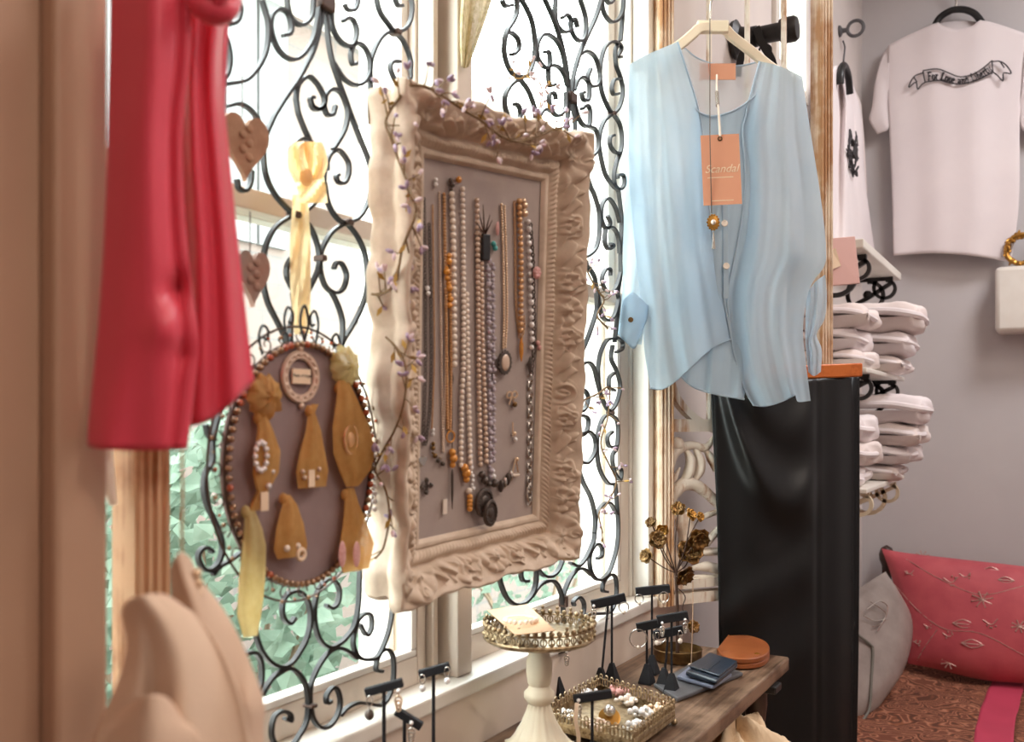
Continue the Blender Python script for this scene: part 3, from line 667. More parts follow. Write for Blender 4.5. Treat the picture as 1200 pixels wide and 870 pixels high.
def frame_mesh():
    bi = .050; ns, nw = 250, 60
    sides = [((0, 0), (1, 0)), ((1, 0), (1, 1)), ((1, 1), (0, 1)), ((0, 1), (0, 0))]
    per = []
    for (a, b) in sides:
        n = int(ns * (FHT / FWD if a[0] == b[0] else 1))
        for i in range(n):
            t = i / n; per.append((a[0] + (b[0] - a[0]) * t, a[1] + (b[1] - a[1]) * t, (a, b), t))
    n = len(per)
    per_a = np.array([(p[0], p[1]) for p in per])
    out = np.stack([per_a[:, 0] * FWD, per_a[:, 1] * FHT], 1)
    bl_ = .041; inn = np.stack([bl_ + per_a[:, 0] * (FWD - bi - bl_), bi + per_a[:, 1] * (FHT - 2 * bi)], 1)
    nrm = out - np.array([FWD / 2, FHT / 2])
    d = np.stack([np.where(per_a[:, 0] <= 0, -1., np.where(per_a[:, 0] >= 1, 1., 0)), np.where(per_a[:, 1] <= 0, -1., np.where(per_a[:, 1] >= 1, 1., 0))], 1)
    s = np.arange(n) / n
    # outer outline: gentle scallops, swelling at the corners
    arc = np.concatenate([[0], np.cumsum(np.linalg.norm(np.diff(out, axis=0), axis=1))])
    sc = .0022 * np.sin(arc / .088 * 2 * pi) + .0009 * np.sin(arc / .031 * 2 * pi + 1)
    cor = np.min([np.hypot(out[:, 0] - x, out[:, 1] - y) for x in (0, FWD) for y in (0, FHT)], axis=0)
    sc += .003 * np.exp(-(cor / .03) ** 2)
    ws = np.linspace(0, 1, nw); rows = []
    prof_w = [0, .06, .14, .17, .22, .28, .34, .40, .44, .50, .60, .75, .90, 1.0]
    prof_z = [-.033, -.0285, -.0285, -.031, -.027, -.0235, -.024, -.0265, -.0285, -.0255, -.020, -.0135, -.007, -.004]
    for w_ in ws:
        xy = inn * (1 - w_) + (out + d * sc[:, None]) * w_
        z = np.interp(w_, prof_w, prof_z) + np.zeros(n)
        env = np.clip((w_ - .46) / .06, 0, 1) * np.clip((1.04 - w_) / .08, 0, 1)
        z = z + field(xy[:, 0], xy[:, 1]) * env * 1.25
        if .19 < w_ < .42:   # rope moulding
            z = z + .0016 * np.sin(arc / .0062 * 2 * pi + w_ * 16) * sin(pi * (w_ - .19) / .23)
        rows.append((xy, z))
    for off, z0 in ((.0025, -.006), (.004, -.014), (.001, -.022), (-.004, -.028), (-.006, -.034), (-.001, -.040), (-.001, -.054), (-.006, -.064), (-.03, -.064)):
        lob = .004 * np.abs(np.sin(arc / .10 * pi)) if z0 < -.036 else .0007 * np.sin(arc / .05 * 2 * pi)
        xy = out + d * (sc + off + lob)[:, None]; rows.append((xy, np.full(n, z0)))
    g = [[fp(x, y, z) for (x, y), z in zip(xy, zz)] for xy, zz in rows]
    b = MB(); b.grid(g, closeu=True); return b
frame_mesh().build('moulding', M['plaster'], frame, sharp=180)
bd = MB(); bd.obox(fp(FWD / 2, FHT / 2, BZ - .004), FH * (FWD / 2 - .03), FV * (FHT / 2 - .03), FN * .004); bd.build('backing_board', M['linen'], frame, smooth=False)

NG = 'jewellery hung on the linen board in the ornate frame'
def pxr(p): return depth(p) / F
def polyx(pts, n): return resample(crom([V((x, y, 0)) for x, y in pts], 6), n)
def beads(mb, pts, r, gap=1.0, off=None, every=None, jit=0, shape=(1, 1, 1)):
    """spheres of r photo px along traced px points, lying on the board"""
    ln = resample(crom([V((x, y, 0)) for x, y in pts], 8), 400); seg = np.r_[0, np.cumsum(np.linalg.norm(np.diff(ln, axis=0), axis=1))]
    s = 0; i = 0
    while s <= seg[-1]:
        x, y = np.interp(s, seg, ln[:, 0]), np.interp(s, seg, ln[:, 1])
        rr = r * (1 + jit * math.sin(i * 2.4)); p = bp(x + jit * 2 * sin(i * 1.7), y, .001); w = rr * pxr(p)
        mb.sphere(p + FN * w * .9, w, 9, 6, FH, FN, FV, shape); s += 2 * rr * gap * shape[2]; i += 1
    return mb
def chain(mb, pts, r, links=True):
    ln = resample(crom([V((x, y, 0)) for x, y in pts], 8), max(8, int(abs(pts[-1][1] - pts[0][1]) / (r * 1.6))))
    w = [bp(x, y, .002) for x, y, _ in ln]
    if not links: return mb.tube(w, r * .5 * pxr(w[0]), 5)
    for i in range(len(w) - 1):
        c = (w[i] + w[i + 1]) / 2; d_ = (w[i + 1] - w[i]); L = d_.length * .62
        side = FH if i % 2 else (FH * .35 + FN * .9).normalized()
        mb.torus(c, L, r * .28 * pxr(c), d_.normalized(), side, 10, 5, 1, .62)
    return mb
def neck(name, label, top, cat='necklace'): return thing(name, label, cat, tuple(bp(*top, .002)), NG)
def bow_(x, y, mat, par, r=2.5):
    p = bp(x, y, .003); k = MB(); k.sphere(p, r * pxr(p), 10, 6); return k.build('pin', mat, par)

# 1 fine grey chain with heart
o = neck('heart_necklace', 'thin grey chain with silver heart charm at the near edge of the board', (499, 230))
b = MB(); chain(b, [(497, 232), (498, 300), (499, 420), (496, 522)], 2.4); chain(b, [(503, 262), (505, 340), (505, 460), (499, 522)], 2.4); b.build('chain', M['bronze'], o)
def heart(mb, P0, X, Y, N_, r, th):
    pts = []
    for i in range(26):
        t = 2 * pi * i / 26; pts.append(P0 + X * (r * sin(t) ** 3) + Y * (r * (13 * cos(t) - 5 * cos(2 * t) - 2 * cos(3 * t) - cos(4 * t)) / 16) - N_ * th / 2)
    return mb.prism(pts, N_ * th)
b = MB(); p = bp(494, 540, .004); heart(b, p, FH, FV, FN, .0055, .004); b.build('heart_charm', M['silver'], o, bevel=.001, smooth=True)
# 2 fine chain with dark beads and small cluster
o = neck('charm_necklace', 'slim champagne ball chain ending in a cluster of dark charms', (515, 228))
b = MB(); beads(b, [(514, 226), (515, 330), (517, 450), (518, 530)], 1.5, 1.05); beads(b, [(519, 250), (521, 400), (519, 530)], 1.4, 1.05); b.build('bead_strand', M['pearl_brown'], o)
b = MB(); beads(b, [(506, 520), (505, 528), (510, 536), (517, 540)], 2.6, 1.0, jit=.3); b.build('charm_cluster', M['oldbrass'], o); b = MB(); beads(b, [(512, 540), (518, 544)], 3, 1); b.build('dark_charm', M['bronze'], o)
o = neck('charm_necklace', 'brown cord necklace with a tiny clear bead, second from the near edge', (507, 300))
b = MB(); chain(b, [(507, 240), (508, 330), (509, 420), (506, 505)], 2.0, False); b.build('cord', M['copper'], o); b = MB(); beads(b, [(499, 338), (500, 346)], 3, 1); beads(b, [(506, 504), (506, 512)], 2.4); b.build('clear_bead', M['crystal'], o)
# 3 amber
o = neck('amber_necklace', 'flat copper beaded necklace with amber drops left of the large pearls', (522, 230))
b = MB(); beads(b, [(519, 228), (520, 290), (522, 330)], 2.2, .9); beads(b, [(521, 340), (522, 430), (523, 505)], 2.2, .8); beads(b, [(526, 310), (527, 430), (526, 505)], 2.2, .8); b.build('bead_strand', M['copper'], o)
b = MB(); beads(b, [(524, 300), (521, 320), (525, 345), (524, 360)], 3.6, .9, jit=.25); p = bp(528, 512, .003); b.torus(p, .0055, .0009, FH, FV, 16, 6); b.build('amber_ring', M['amber'], o); b = MB(); beads(b, [(527, 530), (528, 540), (528, 548)], 4.6, .75, jit=.2); b.build('amber_drop', M['amber'], o)
# 4 big pearls
o = neck('pearl_necklace', 'single strand of large cream pearls with a long dark spike pendant', (529, 218))
b = MB(); beads(b, [(527, 228), (529, 300), (530, 430)], 3.9, 1.02); b.build('pearl_strand', M['pearl'], o)
b = MB(); beads(b, [(526, 212), (528, 224)], 3, .8, jit=.3); b.build('clasp', M['bronze'], o)
b = MB(); q = [bp(530, y, .003) for y in (436, 444, 452)]; b.tube(q, [.0006, .0018, .0004], 8); q = [bp(530, y, .003) for y in (452, 500, 548)]; b.tube(q, .0005, 5); q = [bp(530, y, .004) for y in (550, 556, 580, 597)]; b.tube(q, [.0006, .0015, .0013, .0004], 8); b.build('spike_pendant', M['bronze'], o)
# 5 twin pearls
o = neck('pearl_necklace', 'twin strand of mid sized cream pearls ending in orange stone drops', (541, 212))
b = MB(); beads(b, [(540, 222), (541, 300), (541, 420), (539, 470), (538, 545)], 3.2, 1.03); beads(b, [(545, 345), (546, 420), (548, 500), (549, 545)], 3.2, 1.03); b.build('pearl_strand', M['pearl'], o)
b = MB(); beads(b, [(535, 211), (538, 216)], 4, .8); b.build('clasp', M['amber'], o)
b = MB(); beads(b, [(541, 548), (543, 556), (544, 563)], 5.2, .62, jit=.15); b.build('orange_stone', M['amber'], o); b = MB(); beads(b, [(547, 575), (547, 577)], 4); b.build('white_bead', M['pearl'], o); b = MB(); beads(b, [(548, 582), (548, 596)], 3.8, .6); b.build('orange_drop', M['amber'], o)
# 6 champagne double
o = neck('pearl_necklace', 'double strand of champagne pearls beside the lavender beads', (557, 232))
b = MB(); beads(b, [(557, 235), (558, 330), (559, 440), (561, 545)], 3.1, 1.04); beads(b, [(562, 270), (563, 380), (566, 470), (568, 545)], 3.1, 1.04); b.build('pearl_strand', M['pearl_brown'], o)
# 7 lavender with medallions
o = neck('medallion_necklace', 'lavender bead necklace with two dark oval medallions at the board foot', (572, 262))
b = MB(); beads(b, [(570, 300), (571, 380), (572, 470), (573, 560)], 2.8, 1.0, jit=.3); beads(b, [(576, 310), (577, 420), (577, 540)], 2.3, 1.0, jit=.3); b.build('bead_strand', M['lavender'], o)
b = MB(); beads(b, [(549, 520), (551, 550), (553, 575)], 2.4, 1, jit=.2); b.build('crystal_drop', M['crystal'], o); b = MB(); beads(b, [(575, 552), (577, 562)], 3.2); b.build('crystal_bead', M['crystal'], o); b = MB(); beads(b, [(562, 556), (567, 566), (578, 566), (584, 566)], 4.5, .8, jit=.2); b.build('dark_beads', M['bronze'], o)
for x, y, rx, ry, of in ((566, 589, 12, 16, .006), (573, 601, 9, 15, .011)):
    p = bp(x, y, of); k = MB(); s_ = pxr(p)
    prof = [(.001, .0030), (.35, .0032), (.7, .0030), (.74, .0042), (.86, .0044), (1, .0032), (1, .0004), (.001, 0)]
    k.lathe([(a * rx * s_ * 1.25, z) for a, z in prof], p, 26, FN, FH, FV, sx=1, sy=ry / rx / 1.15); 
    for i in range(18): a = 2 * pi * i / 18; k.sphere(p + FH * (rx * s_ * 1.25 * .8 * cos(a)) + FV * (rx * s_ * 1.25 * .8 * ry / rx / 1.15 * sin(a)) + FN * .0042, .0011, 6, 4)
    k.sphere(p + FN * .003, rx * s_ * .55, 12, 8, FH, FV, FN, (1, 1.3, .3)); k.build('medallion', M['bronze'], o)
b = MB(); p = bp(569, 290, .006); b.obox(p, FH * .0055, FV * .013, FN * .002); b.build('black_tag', M['blackplastic'], o, bevel=.001)
b = MB()
for dx, dy in ((-7, -28), (-2, -36), (6, -24), (9, -18), (-10, -16)): b.tube([bp(568, 276, .006), bp(568 + dx * .6, 276 + dy * .6, .012), bp(568 + dx, 276 + dy, .014)], [.0009, .0007, .0003], 5)
b.build('tassel', M['iron_brown'], o); b = MB(); beads(b, [(576, 286), (579, 294)], 3.4, .8); b.build('turquoise_bead', M['turq'], o)
# 8 cameo rope
o = neck('cameo_necklace', 'rose gold rope chain with an oval cameo in a dark rim', (590, 230))
b = MB()
ln = resample([bp(588, 236, .003), bp(590, 300, .003), bp(591, 370, .003), bp(590, 408, .003)], 200)
beads(b, [(586.5, 240), (588.5, 300), (589.5, 370), (588.5, 408)], 1.7, .95); beads(b, [(590, 242), (592, 300), (593, 370), (591, 408)], 1.7, .95)
b.build('rope_chain', M['gold'], o)
p = bp(590, 425, .004); s_ = pxr(p); k = MB(); k.lathe([(9 * s_, 0), (9.5 * s_, .003), (7.4 * s_, .0035), (.0003, .002)], p, 24, FN, FH, FV, sx=1.15, sy=1.45)
for i in range(16): a = 2 * pi * i / 16; k.sphere(p + FH * (10.6 * s_ * 1.08 * cos(a)) + FV * (9.2 * s_ * 1.5 * sin(a)) + FN * .002, .0012, 6, 4)
k.build('cameo_rim', M['bronze'], o); k = MB(); k.sphere(p + FN * .0025, 7 * s_, 14, 8, FH, FV, FN, (1.1, 1.5, .4)); k.build('cameo_stone', M['pearl_brown'], o)
b = MB(); p = bp(583, 268, .004); b.sphere(p, .005, 12, 8, FH, FV, FN, (.5, 1.5, .3)); b.build('clasp_tag', M['pinkstone'], o)
# 9 golden pearls
o = neck('pearl_necklace', 'strand of golden pearls with a long amber drop and gold clasp', (608, 232))
b = MB(); beads(b, [(606, 236), (608, 300), (608, 392)], 3.5, 1.03); b.build('pearl_strand', M['pearl_gold'], o)
b = MB(); chain(b, [(603, 236), (604, 300), (605, 360), (609, 396)], 2); chain(b, [(614, 370), (614, 385), (611, 398)], 1.6); b.build('fine_chain', M['copper'], o)
b = MB(); q = [bp(611, y, .004) for y in (396, 404, 414, 424)]; b.tube(q, [.001, .0024, .0024, .0006], 8); b.build('amber_drop', M['amber'], o)
b = MB(); beads(b, [(611, 236), (612, 246), (613, 256)], 3.6, .7, jit=.2); b.build('clasp', M['gold'], o)
# 10 rhinestones
o = neck('rhinestone_necklace', 'clear rhinestone necklace beside the right rail with rose pink button', (620, 262))
b = MB(); beads(b, [(617, 260), (619, 320), (621, 380), (621, 412)], 3.2, 1.35, jit=.15); b.build('rhinestone_strand', M['crystal'], o)
b = MB(); chain(b, [(622, 262), (625, 310), (626, 400), (623, 440)], 2.6); b.build('chain', M['bronze'], o)
b = MB(); p = bp(629, 320, .009)
b.sphere(p, .006, 14, 8, FH, FV, FN, (1, 1.15, .45))
for i in range(6): b.sphere(p + FH * (.0034 * cos(i * 1.05)) + FV * (.0038 * sin(i * 1.05)) + FN * .0016, .0024, 8, 5, FH, FV, FN, (1, 1, .6))
b.build('rose_button', M['pinkstone'], o); b = MB(); beads(b, [(628, 402), (630, 408)], 3); b.build('pink_bead', M['pinkstone'], o)
b = MB(); q = [bp(621, y, .004) for y in (418, 427, 440)]; b.tube(q, [.0005, .0032, .0004], 8); b.build('leaf_charm', M['bronze'], o)
# 11 silver link chain
o = neck('chain_necklace', 'silver link chain hanging low beside the right rail of the frame', (622, 432))
b = MB(); chain(b, [(621, 440), (621, 500), (620, 560), (620, 592)], 4.6); b.build('chain', M['silver'], o)
b = MB(); p = bp(620.5, 578, .003); b.torus(p, .009, .0012, FV, FH, 16, 6, 1, .42); b.build('long_link', M['silver'], o)
# earrings and charms on the board
o = neck('bow_earring', 'rose gold bow earring with dark stone below the cameo', (601, 455), 'earring')
b = MB(); p = bp(600, 464, .004)
for sx in (-1, 1): b.torus(p + FH * (.0042 * sx) + FV * .001, .0042, .0011, FH, FV, 12, 5, 1, .8); b.tube([p, p + FH * (.004 * sx) - FV * .009], .0009, 5)
b.build('bow', M['gold'], o); b = MB(); beads(b, [(601, 474), (601, 476)], 3.4); b.build('dark_stone', M['oldbrass'], o)
o = neck('drop_earring', 'small gold drop earring with a white stone, below the bow earring', (601, 498), 'earring')
b = MB(); b.tube([bp(601, 495, .003), bp(601, 512, .004)], .0008, 5); beads(b, [(601, 508), (601, 512)], 2.6); b.build('hook', M['gold'], o); b = MB(); beads(b, [(602, 515), (606, 515)], 3, .7); b.build('stone', M['crystal'], o)
o = neck('drop_earring', 'gold triangular earring with white bar, low on the board', (604, 540), 'earring')
b = MB(); p = bp(604, 548, .004); b.tube([p + FV * .010, p - FH * .005 - FV * .006, p + FH * .005 - FV * .006, p + FV * .010], .0009, 5); beads(b, [(604, 538), (604, 541)], 2.6); b.build('hook', M['gold'], o); b = MB(); b.tube([bp(600, 557, .004), bp(608, 557, .004)], .0017, 6); b.build('bar', M['pearl'], o)
o = neck('striped_earring', 'dark and silver striped bead earring beside the medallions', (592, 556), 'earring')
for i, (x, y) in enumerate(((587, 570), (591, 566), (595, 562), (598, 558))):
    b = MB(); p = bp(x, y, .004); b.sphere(p, .0052, 12, 8, FH, FV, FN, (.36, 1.3, .7)); b.build('bead_disc', M['bronze'] if i % 2 == 0 else M['silver'], o)
o = neck('cross_charm', 'dark metal flower shaped cross pinned low on the near side of the board', (500, 570), 'charm')
b = MB(); p = bp(500, 570, .004)
for a in range(4):
    d_ = FH * cos(a * pi / 2) + FV * sin(a * pi / 2); e_ = FN.cross(d_); b.obox(p + d_ * .0036, d_ * .0036, e_ * .0012, FN * .0008); b.sphere(p + d_ * .0066, .0021, 8, 5); b.sphere(p + d_ * .0055 + e_ * .0014, .0015, 8, 5); b.sphere(p + d_ * .0055 - e_ * .0014, .0015, 8, 5)
b.build('cross', M['bronze'], o)
o = neck('price_tag', 'small pink white paper tag low on the linen board', (521, 594), 'tag'); b = MB(); b.obox(bp(521.5, 594, .003), FH * .0028, FV * .0075, FN * .0004); b.build('tag_paper', M['pearl'], o, smooth=False)
o = neck('stone_stud', 'single clear stone pin high on the near side of the board', (509, 213), 'earring'); b = MB(); beads(b, [(509, 211), (509, 217)], 2.8); b.build('stone', M['crystal'], o)

# ---------------------------------------------------------------- berry garlands on the frame and grille
def garland(label, pts, base, seed, twigs, berr='berry', stem='vine', r=.0013):
    """pts: world points of the main stem"""
    rr = random.Random(seed); o = thing('berry_garland', label, 'garland', base, 'wire berry garlands')
    main = crom(pts, 8); st = MB(); st.tube(main, r, 6); be = MB(); bp_ = MB(); lf = MB()
    for k in range(twigs):
        i = int((k + .5) / twigs * (len(main) - 1)); p = main[i]; tg = (main[min(i + 1, len(main) - 1)] - main[max(0, i - 1)]).normalized()
        d_ = (tg * rr.uniform(-.2, 1) + V((rr.uniform(-.1, .9), rr.gauss(0, .7), rr.gauss(.1, .7)))).normalized(); L = rr.uniform(.012, .028)
        q = p + d_ * L * .5 + V((0, 0, rr.uniform(-.003, .003))); e_ = p + d_ * L; st.tube([p, q, e_], [r * .7, r * .5, r * .4], 5)
        for z in range(rr.choice((1, 2, 2, 3))):
            f_ = (d_ + V((rr.gauss(0, .7), rr.gauss(0, .7), rr.gauss(0, .7)))).normalized(); (be if rr.random() < .6 else bp_).sphere(e_ + f_ * .004, .0026, 7, 5, f_, f_.orthogonal().normalized(), f_.cross(f_.orthogonal()).normalized(), (1.6, .75, .75))
        if rr.random() < .6:
            f_ = (d_ + V((rr.gauss(0, .6), rr.gauss(0, .6), rr.gauss(0, .6)))).normalized(); s_ = f_.orthogonal().normalized(); lf.add([q, q + f_ * .006 + s_ * .0022, q + f_ * .012, q + f_ * .006 - s_ * .0022], [(0, 1, 2, 3)])
    st.build('stem', M[stem], o); x = be.build('berries', M[berr], o); x['kind'] = 'stuff'; x = bp_.build('pale_berries', M['berry_pale'], o); x['kind'] = 'stuff'
    if lf.v: x = lf.build('leaves', M['vine_gold'], o, smooth=False); x['kind'] = 'stuff'
    return o
def fpx(x, y, z=.004): return onP(x, y, F0 + FN * z, FN)
sideN = -FH
def spx(x, y, off=.004): return onP(x, y, F0 - FH * (off + .004), FH)
garland('lilac berry garland trailing down the near white side of the ornate frame',
        [spx(470, 112, .006), spx(457, 130), spx(452, 145), spx(458, 162), spx(466, 185), spx(474, 205), spx(481, 225), spx(487, 250), spx(472, 290), spx(466, 320), spx(458, 338), spx(446, 345), spx(436, 345)], tuple(spx(460, 345)), 3, 30)
garland('lilac berry garland draped along the top edge of the ornate frame',
        [fpx(480, 100, .010), fpx(500, 102, .012), fpx(525, 117, .013), fpx(545, 130, .014), fpx(565, 142, .015), fpx(585, 158, .014), fpx(605, 166, .012), fpx(625, 162, .012), fpx(648, 152, .012), fpx(668, 148, .010)], tuple(fpx(560, 160, .012)), 4, 36)
garland('thin berry spray hanging low beside the near side of the ornate frame',
        [spx(452, 395, .008), spx(465, 408, .008), spx(474, 425, .008), spx(476, 450, .008), spx(472, 478, .008), spx(462, 505, .008), spx(448, 530, .008), spx(440, 552, .008), spx(452, 575, .008), spx(456, 605, .008), spx(450, 640, .008), spx(440, 655, .008)], tuple(spx(455, 655, .008)), 5, 22, r=.0010)
garland('brown berry twig wound through the grille at the far side of the frame',
        [onX(682, 300, .014), onX(690, 322, .014), onX(700, 340, .014), onX(708, 352, .016), onX(700, 370, .014), onX(712, 385, .014)], tuple(onX(700, 390, .014)), 6, 14)
garland('brown berry twig trailing down the lower far grille above the earring stands',
        [onX(682, 470, .014), onX(700, 462, .014), onX(714, 455, .014), onX(712, 490, .014), onX(704, 520, .014), onX(714, 545, .014), onX(722, 565, .014), onX(712, 590, .014), onX(702, 602, .014), onX(706, 625, .014)], tuple(onX(705, 628, .014)), 7, 20)
garland('gold wire spray of pale berries above the top of the ornate frame',
        [onX(592, 92, .02), onX(610, 92, .02), onX(628, 92, .02), onX(636, 110, .03), onX(632, 130, .04), onX(640, 150, .05)], tuple(onX(630, 150, .05)), 8, 12, berr='berry_pale', stem='vine_gold', r=.0009)

# ================================================================ oval jewellery board hung on the near grille
OX = .052
ov = thing('oval_jewellery_board', 'oval taupe jewellery board with beaded wire rim hung on the near grille', 'jewellery board', tuple(onX(350, 690, OX)))
L_, R_ = onX(266, 548, OX), onX(432, 545, OX); oc = onX(350, 545, OX); oc.y = (L_.y + R_.y) / 2
ra = (R_.y - L_.y) / 2; top = onX(352, 405, OX).z; bot = onX(352, 683, OX).z; rb = (top - bot) / 2; oc.z = (top + bot) / 2
el = lambda a, k=1.0, e_=0., x=0.: V((OX + x, oc.y + (ra * k + e_) * cos(a), oc.z + (rb * k + e_) * sin(a)))
b = MB(); m = 64
b.prism([el(2 * pi * i / m, 1, 0, -.008) for i in range(m)], (.008, 0, 0)); b.build('board', M['velvet'], ov)
b = MB(); b.tube([el(2 * pi * i / m, 1, .002, .0) for i in range(m)], .0022, 6, closed=True); b.tube([el(2 * pi * i / m, 1, .016, -.004) for i in range(m)], .0011, 5, closed=True); b.build('wire_rim', M['iron_brown'], ov)
b = MB()
for i in range(28):
    a = 2 * pi * i / 28; p = el(a, 1, .009, -.003); t_ = (el(a + .05) - el(a - .05)).normalized(); n_ = V((1, 0, 0)).cross(t_)
    b.tube([p + t_ * (.007 * cos(q) * (1 - q / 9)) + n_ * (.007 * sin(q) * (1 - q / 9)) for q in np.linspace(0, 6.6, 16)], .0007, 5)
b.build('wire_curls', M['iron_brown'], ov)
b = MB(); b2 = MB()
for i in range(84):
    p = el(2 * pi * i / 84, 1, .001, .0032); (b2 if R.random() < .25 else b).sphere(p, .0030, 8, 5)
for i in range(60):
    p = el(2 * pi * (i + R.random() * .5) / 48, 1, R.uniform(.008, .018), -.001); (b2 if R.random() < .3 else b).sphere(p, R.uniform(.0012, .002), 7, 5)
x = b.build('brown_beads', M['beadbrown'], ov); x['kind'] = 'stuff'; x = b2.build('amber_beads', M['redbead'], ov); x['kind'] = 'stuff'
cr = MB()
for i, (k, s_) in enumerate(((-.075, .7), (-.045, .9), (-.016, 1.1), (.016, 1.1), (.045, .9), (.072, .7))):
    a = pi / 2 - k / ra; p = el(a, 1, .004, -.003); H_ = .026 * s_; sg = -1 if k < 0 else 1
    cr.tube(crom([p, p + V((0, sg * .004, H_ * .6)), p + V((0, 0, H_)), p + V((0, -sg * .006, H_ * .85)), p + V((0, -sg * .005, H_ * .55)), p + V((0, -sg * .001, H_ * .6))], 5), .0012, 5)
cr.tube(crom([el(pi / 2, 1, .004), el(pi / 2, 1, .02) + V((0, -.005, 0)), el(pi / 2, 1, .034), el(pi / 2, 1, .02) + V((0, .005, 0)), el(pi / 2, 1, .004)], 5), .0012, 5)
cr.build('crown_scrolls', M['iron'], ov)
# round label plaque with small writing
def ox(x, y, d=.002): return onX(x, y, OX + d)
pq = MB(); pc = ox(352, 442)
for rr_, tk in ((.0205, .0022), (.0165, .0016)): pq.torus(pc, rr_, tk, (0, 1, 0), (0, 0, 1), 28, 6, 1, .98)
for i in range(16):
    a = 2 * pi * i / 16; pq.sphere(pc + V((0, .0185 * cos(a), .0185 * sin(a))), .0026, 8, 5)
pq.sphere(pc + V((0, .001, -.024)), .003, 8, 5); pq.sphere(pc + V((0, 0, .0235)), .003, 8, 5)
pq.build('plaque_frame', M['pearl_brown'], ov)
pl = MB(); pl.obox(pc + V((.0008, 0, .0005)), (0, .0108, 0), (0, 0, .0062), (.0008, 0, 0)); pl = pl.build('plaque_card', M['paper'], ov, smooth=False)
def text_mesh(txt, size, shear=.25):
    cu = bpy.data.curves.new('t', 'FONT'); cu.body = txt; cu.size = size; cu.shear = shear; cu.align_x = 'CENTER'; cu.align_y = 'CENTER'; cu.extrude = size * .02
    ob = bpy.data.objects.new('t', cu); COL.objects.link(ob); bpy.context.view_layer.update()
    me = bpy.data.meshes.new_from_object(ob.evaluated_get(bpy.context.evaluated_depsgraph_get()))
    vs = [tuple(v.co) for v in me.vertices]; fs = [tuple(p.vertices) for p in me.polygons]
    bpy.data.objects.remove(ob); bpy.data.curves.remove(cu); bpy.data.meshes.remove(me)
    return vs, fs
def lettering(txt, size, P0, X, Y, N_, mat, par, name='lettering', shear=.25):
    vs, fs = text_mesh(txt, size, shear); return MB().add([P0 + X * a + Y * b_ + N_ * c for a, b_, c in vs], fs).build(name, mat, par, smooth=False)
lettering('Made of Hope', .0038, pc + V((.0018, 0, .001)), V((0, 1, 0)), UP, V((1, 0, 0)), M['ink'], pl)

# organza sachets and ribbons pinned on the board
def sachet(label, kx, ky, pts, base, mat='gauze', knot=True, group='gold organza bundles on the oval board', th=.007):
    """kx,ky tie point; pts: (y, left, right) rows downwards in photo px"""
    o = thing('organza_bundle', label, 'organza bundle', tuple(ox(kx, base, .004)), group)
    rr = random.Random(int(kx * 7 + ky)); ph = rr.uniform(0, 6); rows = []
    for j, (y, l, r_) in enumerate(pts):
        cl, cr_ = ox(l, y), ox(r_, y); c = (cl + cr_) / 2; hw = (cr_ - cl).length / 2; row = []
        for i in range(28):
            a = 2 * pi * i / 28; wv = 1 + .10 * sin(a * 5 + ph + j * .2); row.append(c + V((.002 + min(th, hw) * (1 + sin(a)) * wv * .55, hw * cos(a) * wv, 0)))
        rows.append(row)
    g = MB(); g.grid(rows, closeu=True); g.build('pouch', M[mat], o)
    if knot:
        k = MB(); p = ox(kx, ky, .006); k.sphere(p, .0042, 10, 6, sc=(.8, .9, 1.2)); k.build('knot', M[mat], o)
    return o
def rosette(o, x, y, r, mat):
    k = MB(); p = ox(x, y, .006); rr = random.Random(int(x)); rows = []
    for j in range(7):
        th = j / 6 * pi * .62; rows.append([p + V((r * .5 * cos(th) + .1 * r * sin(i * 1.3 + j), r * sin(th) * cos(2 * pi * i / 30) * (1 + .16 * sin(i * 1.7)), r * sin(th) * sin(2 * pi * i / 30) * (1 + .16 * cos(i * 2.1)))) for i in range(30)])
    k.grid(rows, closeu=True); k.build('bow_loop', M[mat], o)
o = sachet('gold organza bundle with puffed bow at upper left of the oval board', 302, 490, [(484, 298, 306), (505, 296, 312), (530, 292, 320), (555, 290, 318), (575, 296, 308), (598, 286, 298)], 598); rosette(o, 310, 465, .017, 'gauze')
sachet('long pale gold ribbon tail hanging off the lower left of the oval board', 288, 600, [(598, 283, 293), (620, 281, 300), (640, 279, 305), (680, 275, 304), (715, 273, 300), (745, 280, 294)], 745, 'gauze_pale')
sachet('small gold organza pouch with earring under the round plaque', 362, 482, [(474, 361, 368), (484, 357, 364), (505, 353, 368), (530, 346, 373), (552, 342, 377), (571, 344, 374)], 571)
sachet('smallest gold organza pouch low in the middle of the oval board', 332, 585, [(580, 329, 335), (592, 325, 340), (615, 319, 348), (640, 316, 352), (652, 320, 350)], 652)
o = sachet('long gold organza bundle holding a cameo at the right of the oval board', 396, 455, [(446, 391, 401), (470, 388, 410), (500, 384, 424), (530, 385, 430), (552, 392, 425), (570, 400, 412)], 570, th=.009); rosette(o, 404, 430, .017, 'gauze_pale')
k = MB(); p = ox(411, 515, .013); k.torus(p, .009, .0016, (0, 1, 0), (0, 0, 1), 20, 6, .9, 1.4); k.sphere(p, .006, 12, 8, sc=(.4, .9, 1.4)); k.build('cameo', M['pearl_gold'], o)
sachet('gold organza bundle at the lower right of the oval board', 404, 580, [(572, 401, 409), (590, 398, 412), (615, 396, 422), (640, 392, 430), (668, 396, 424)], 668)
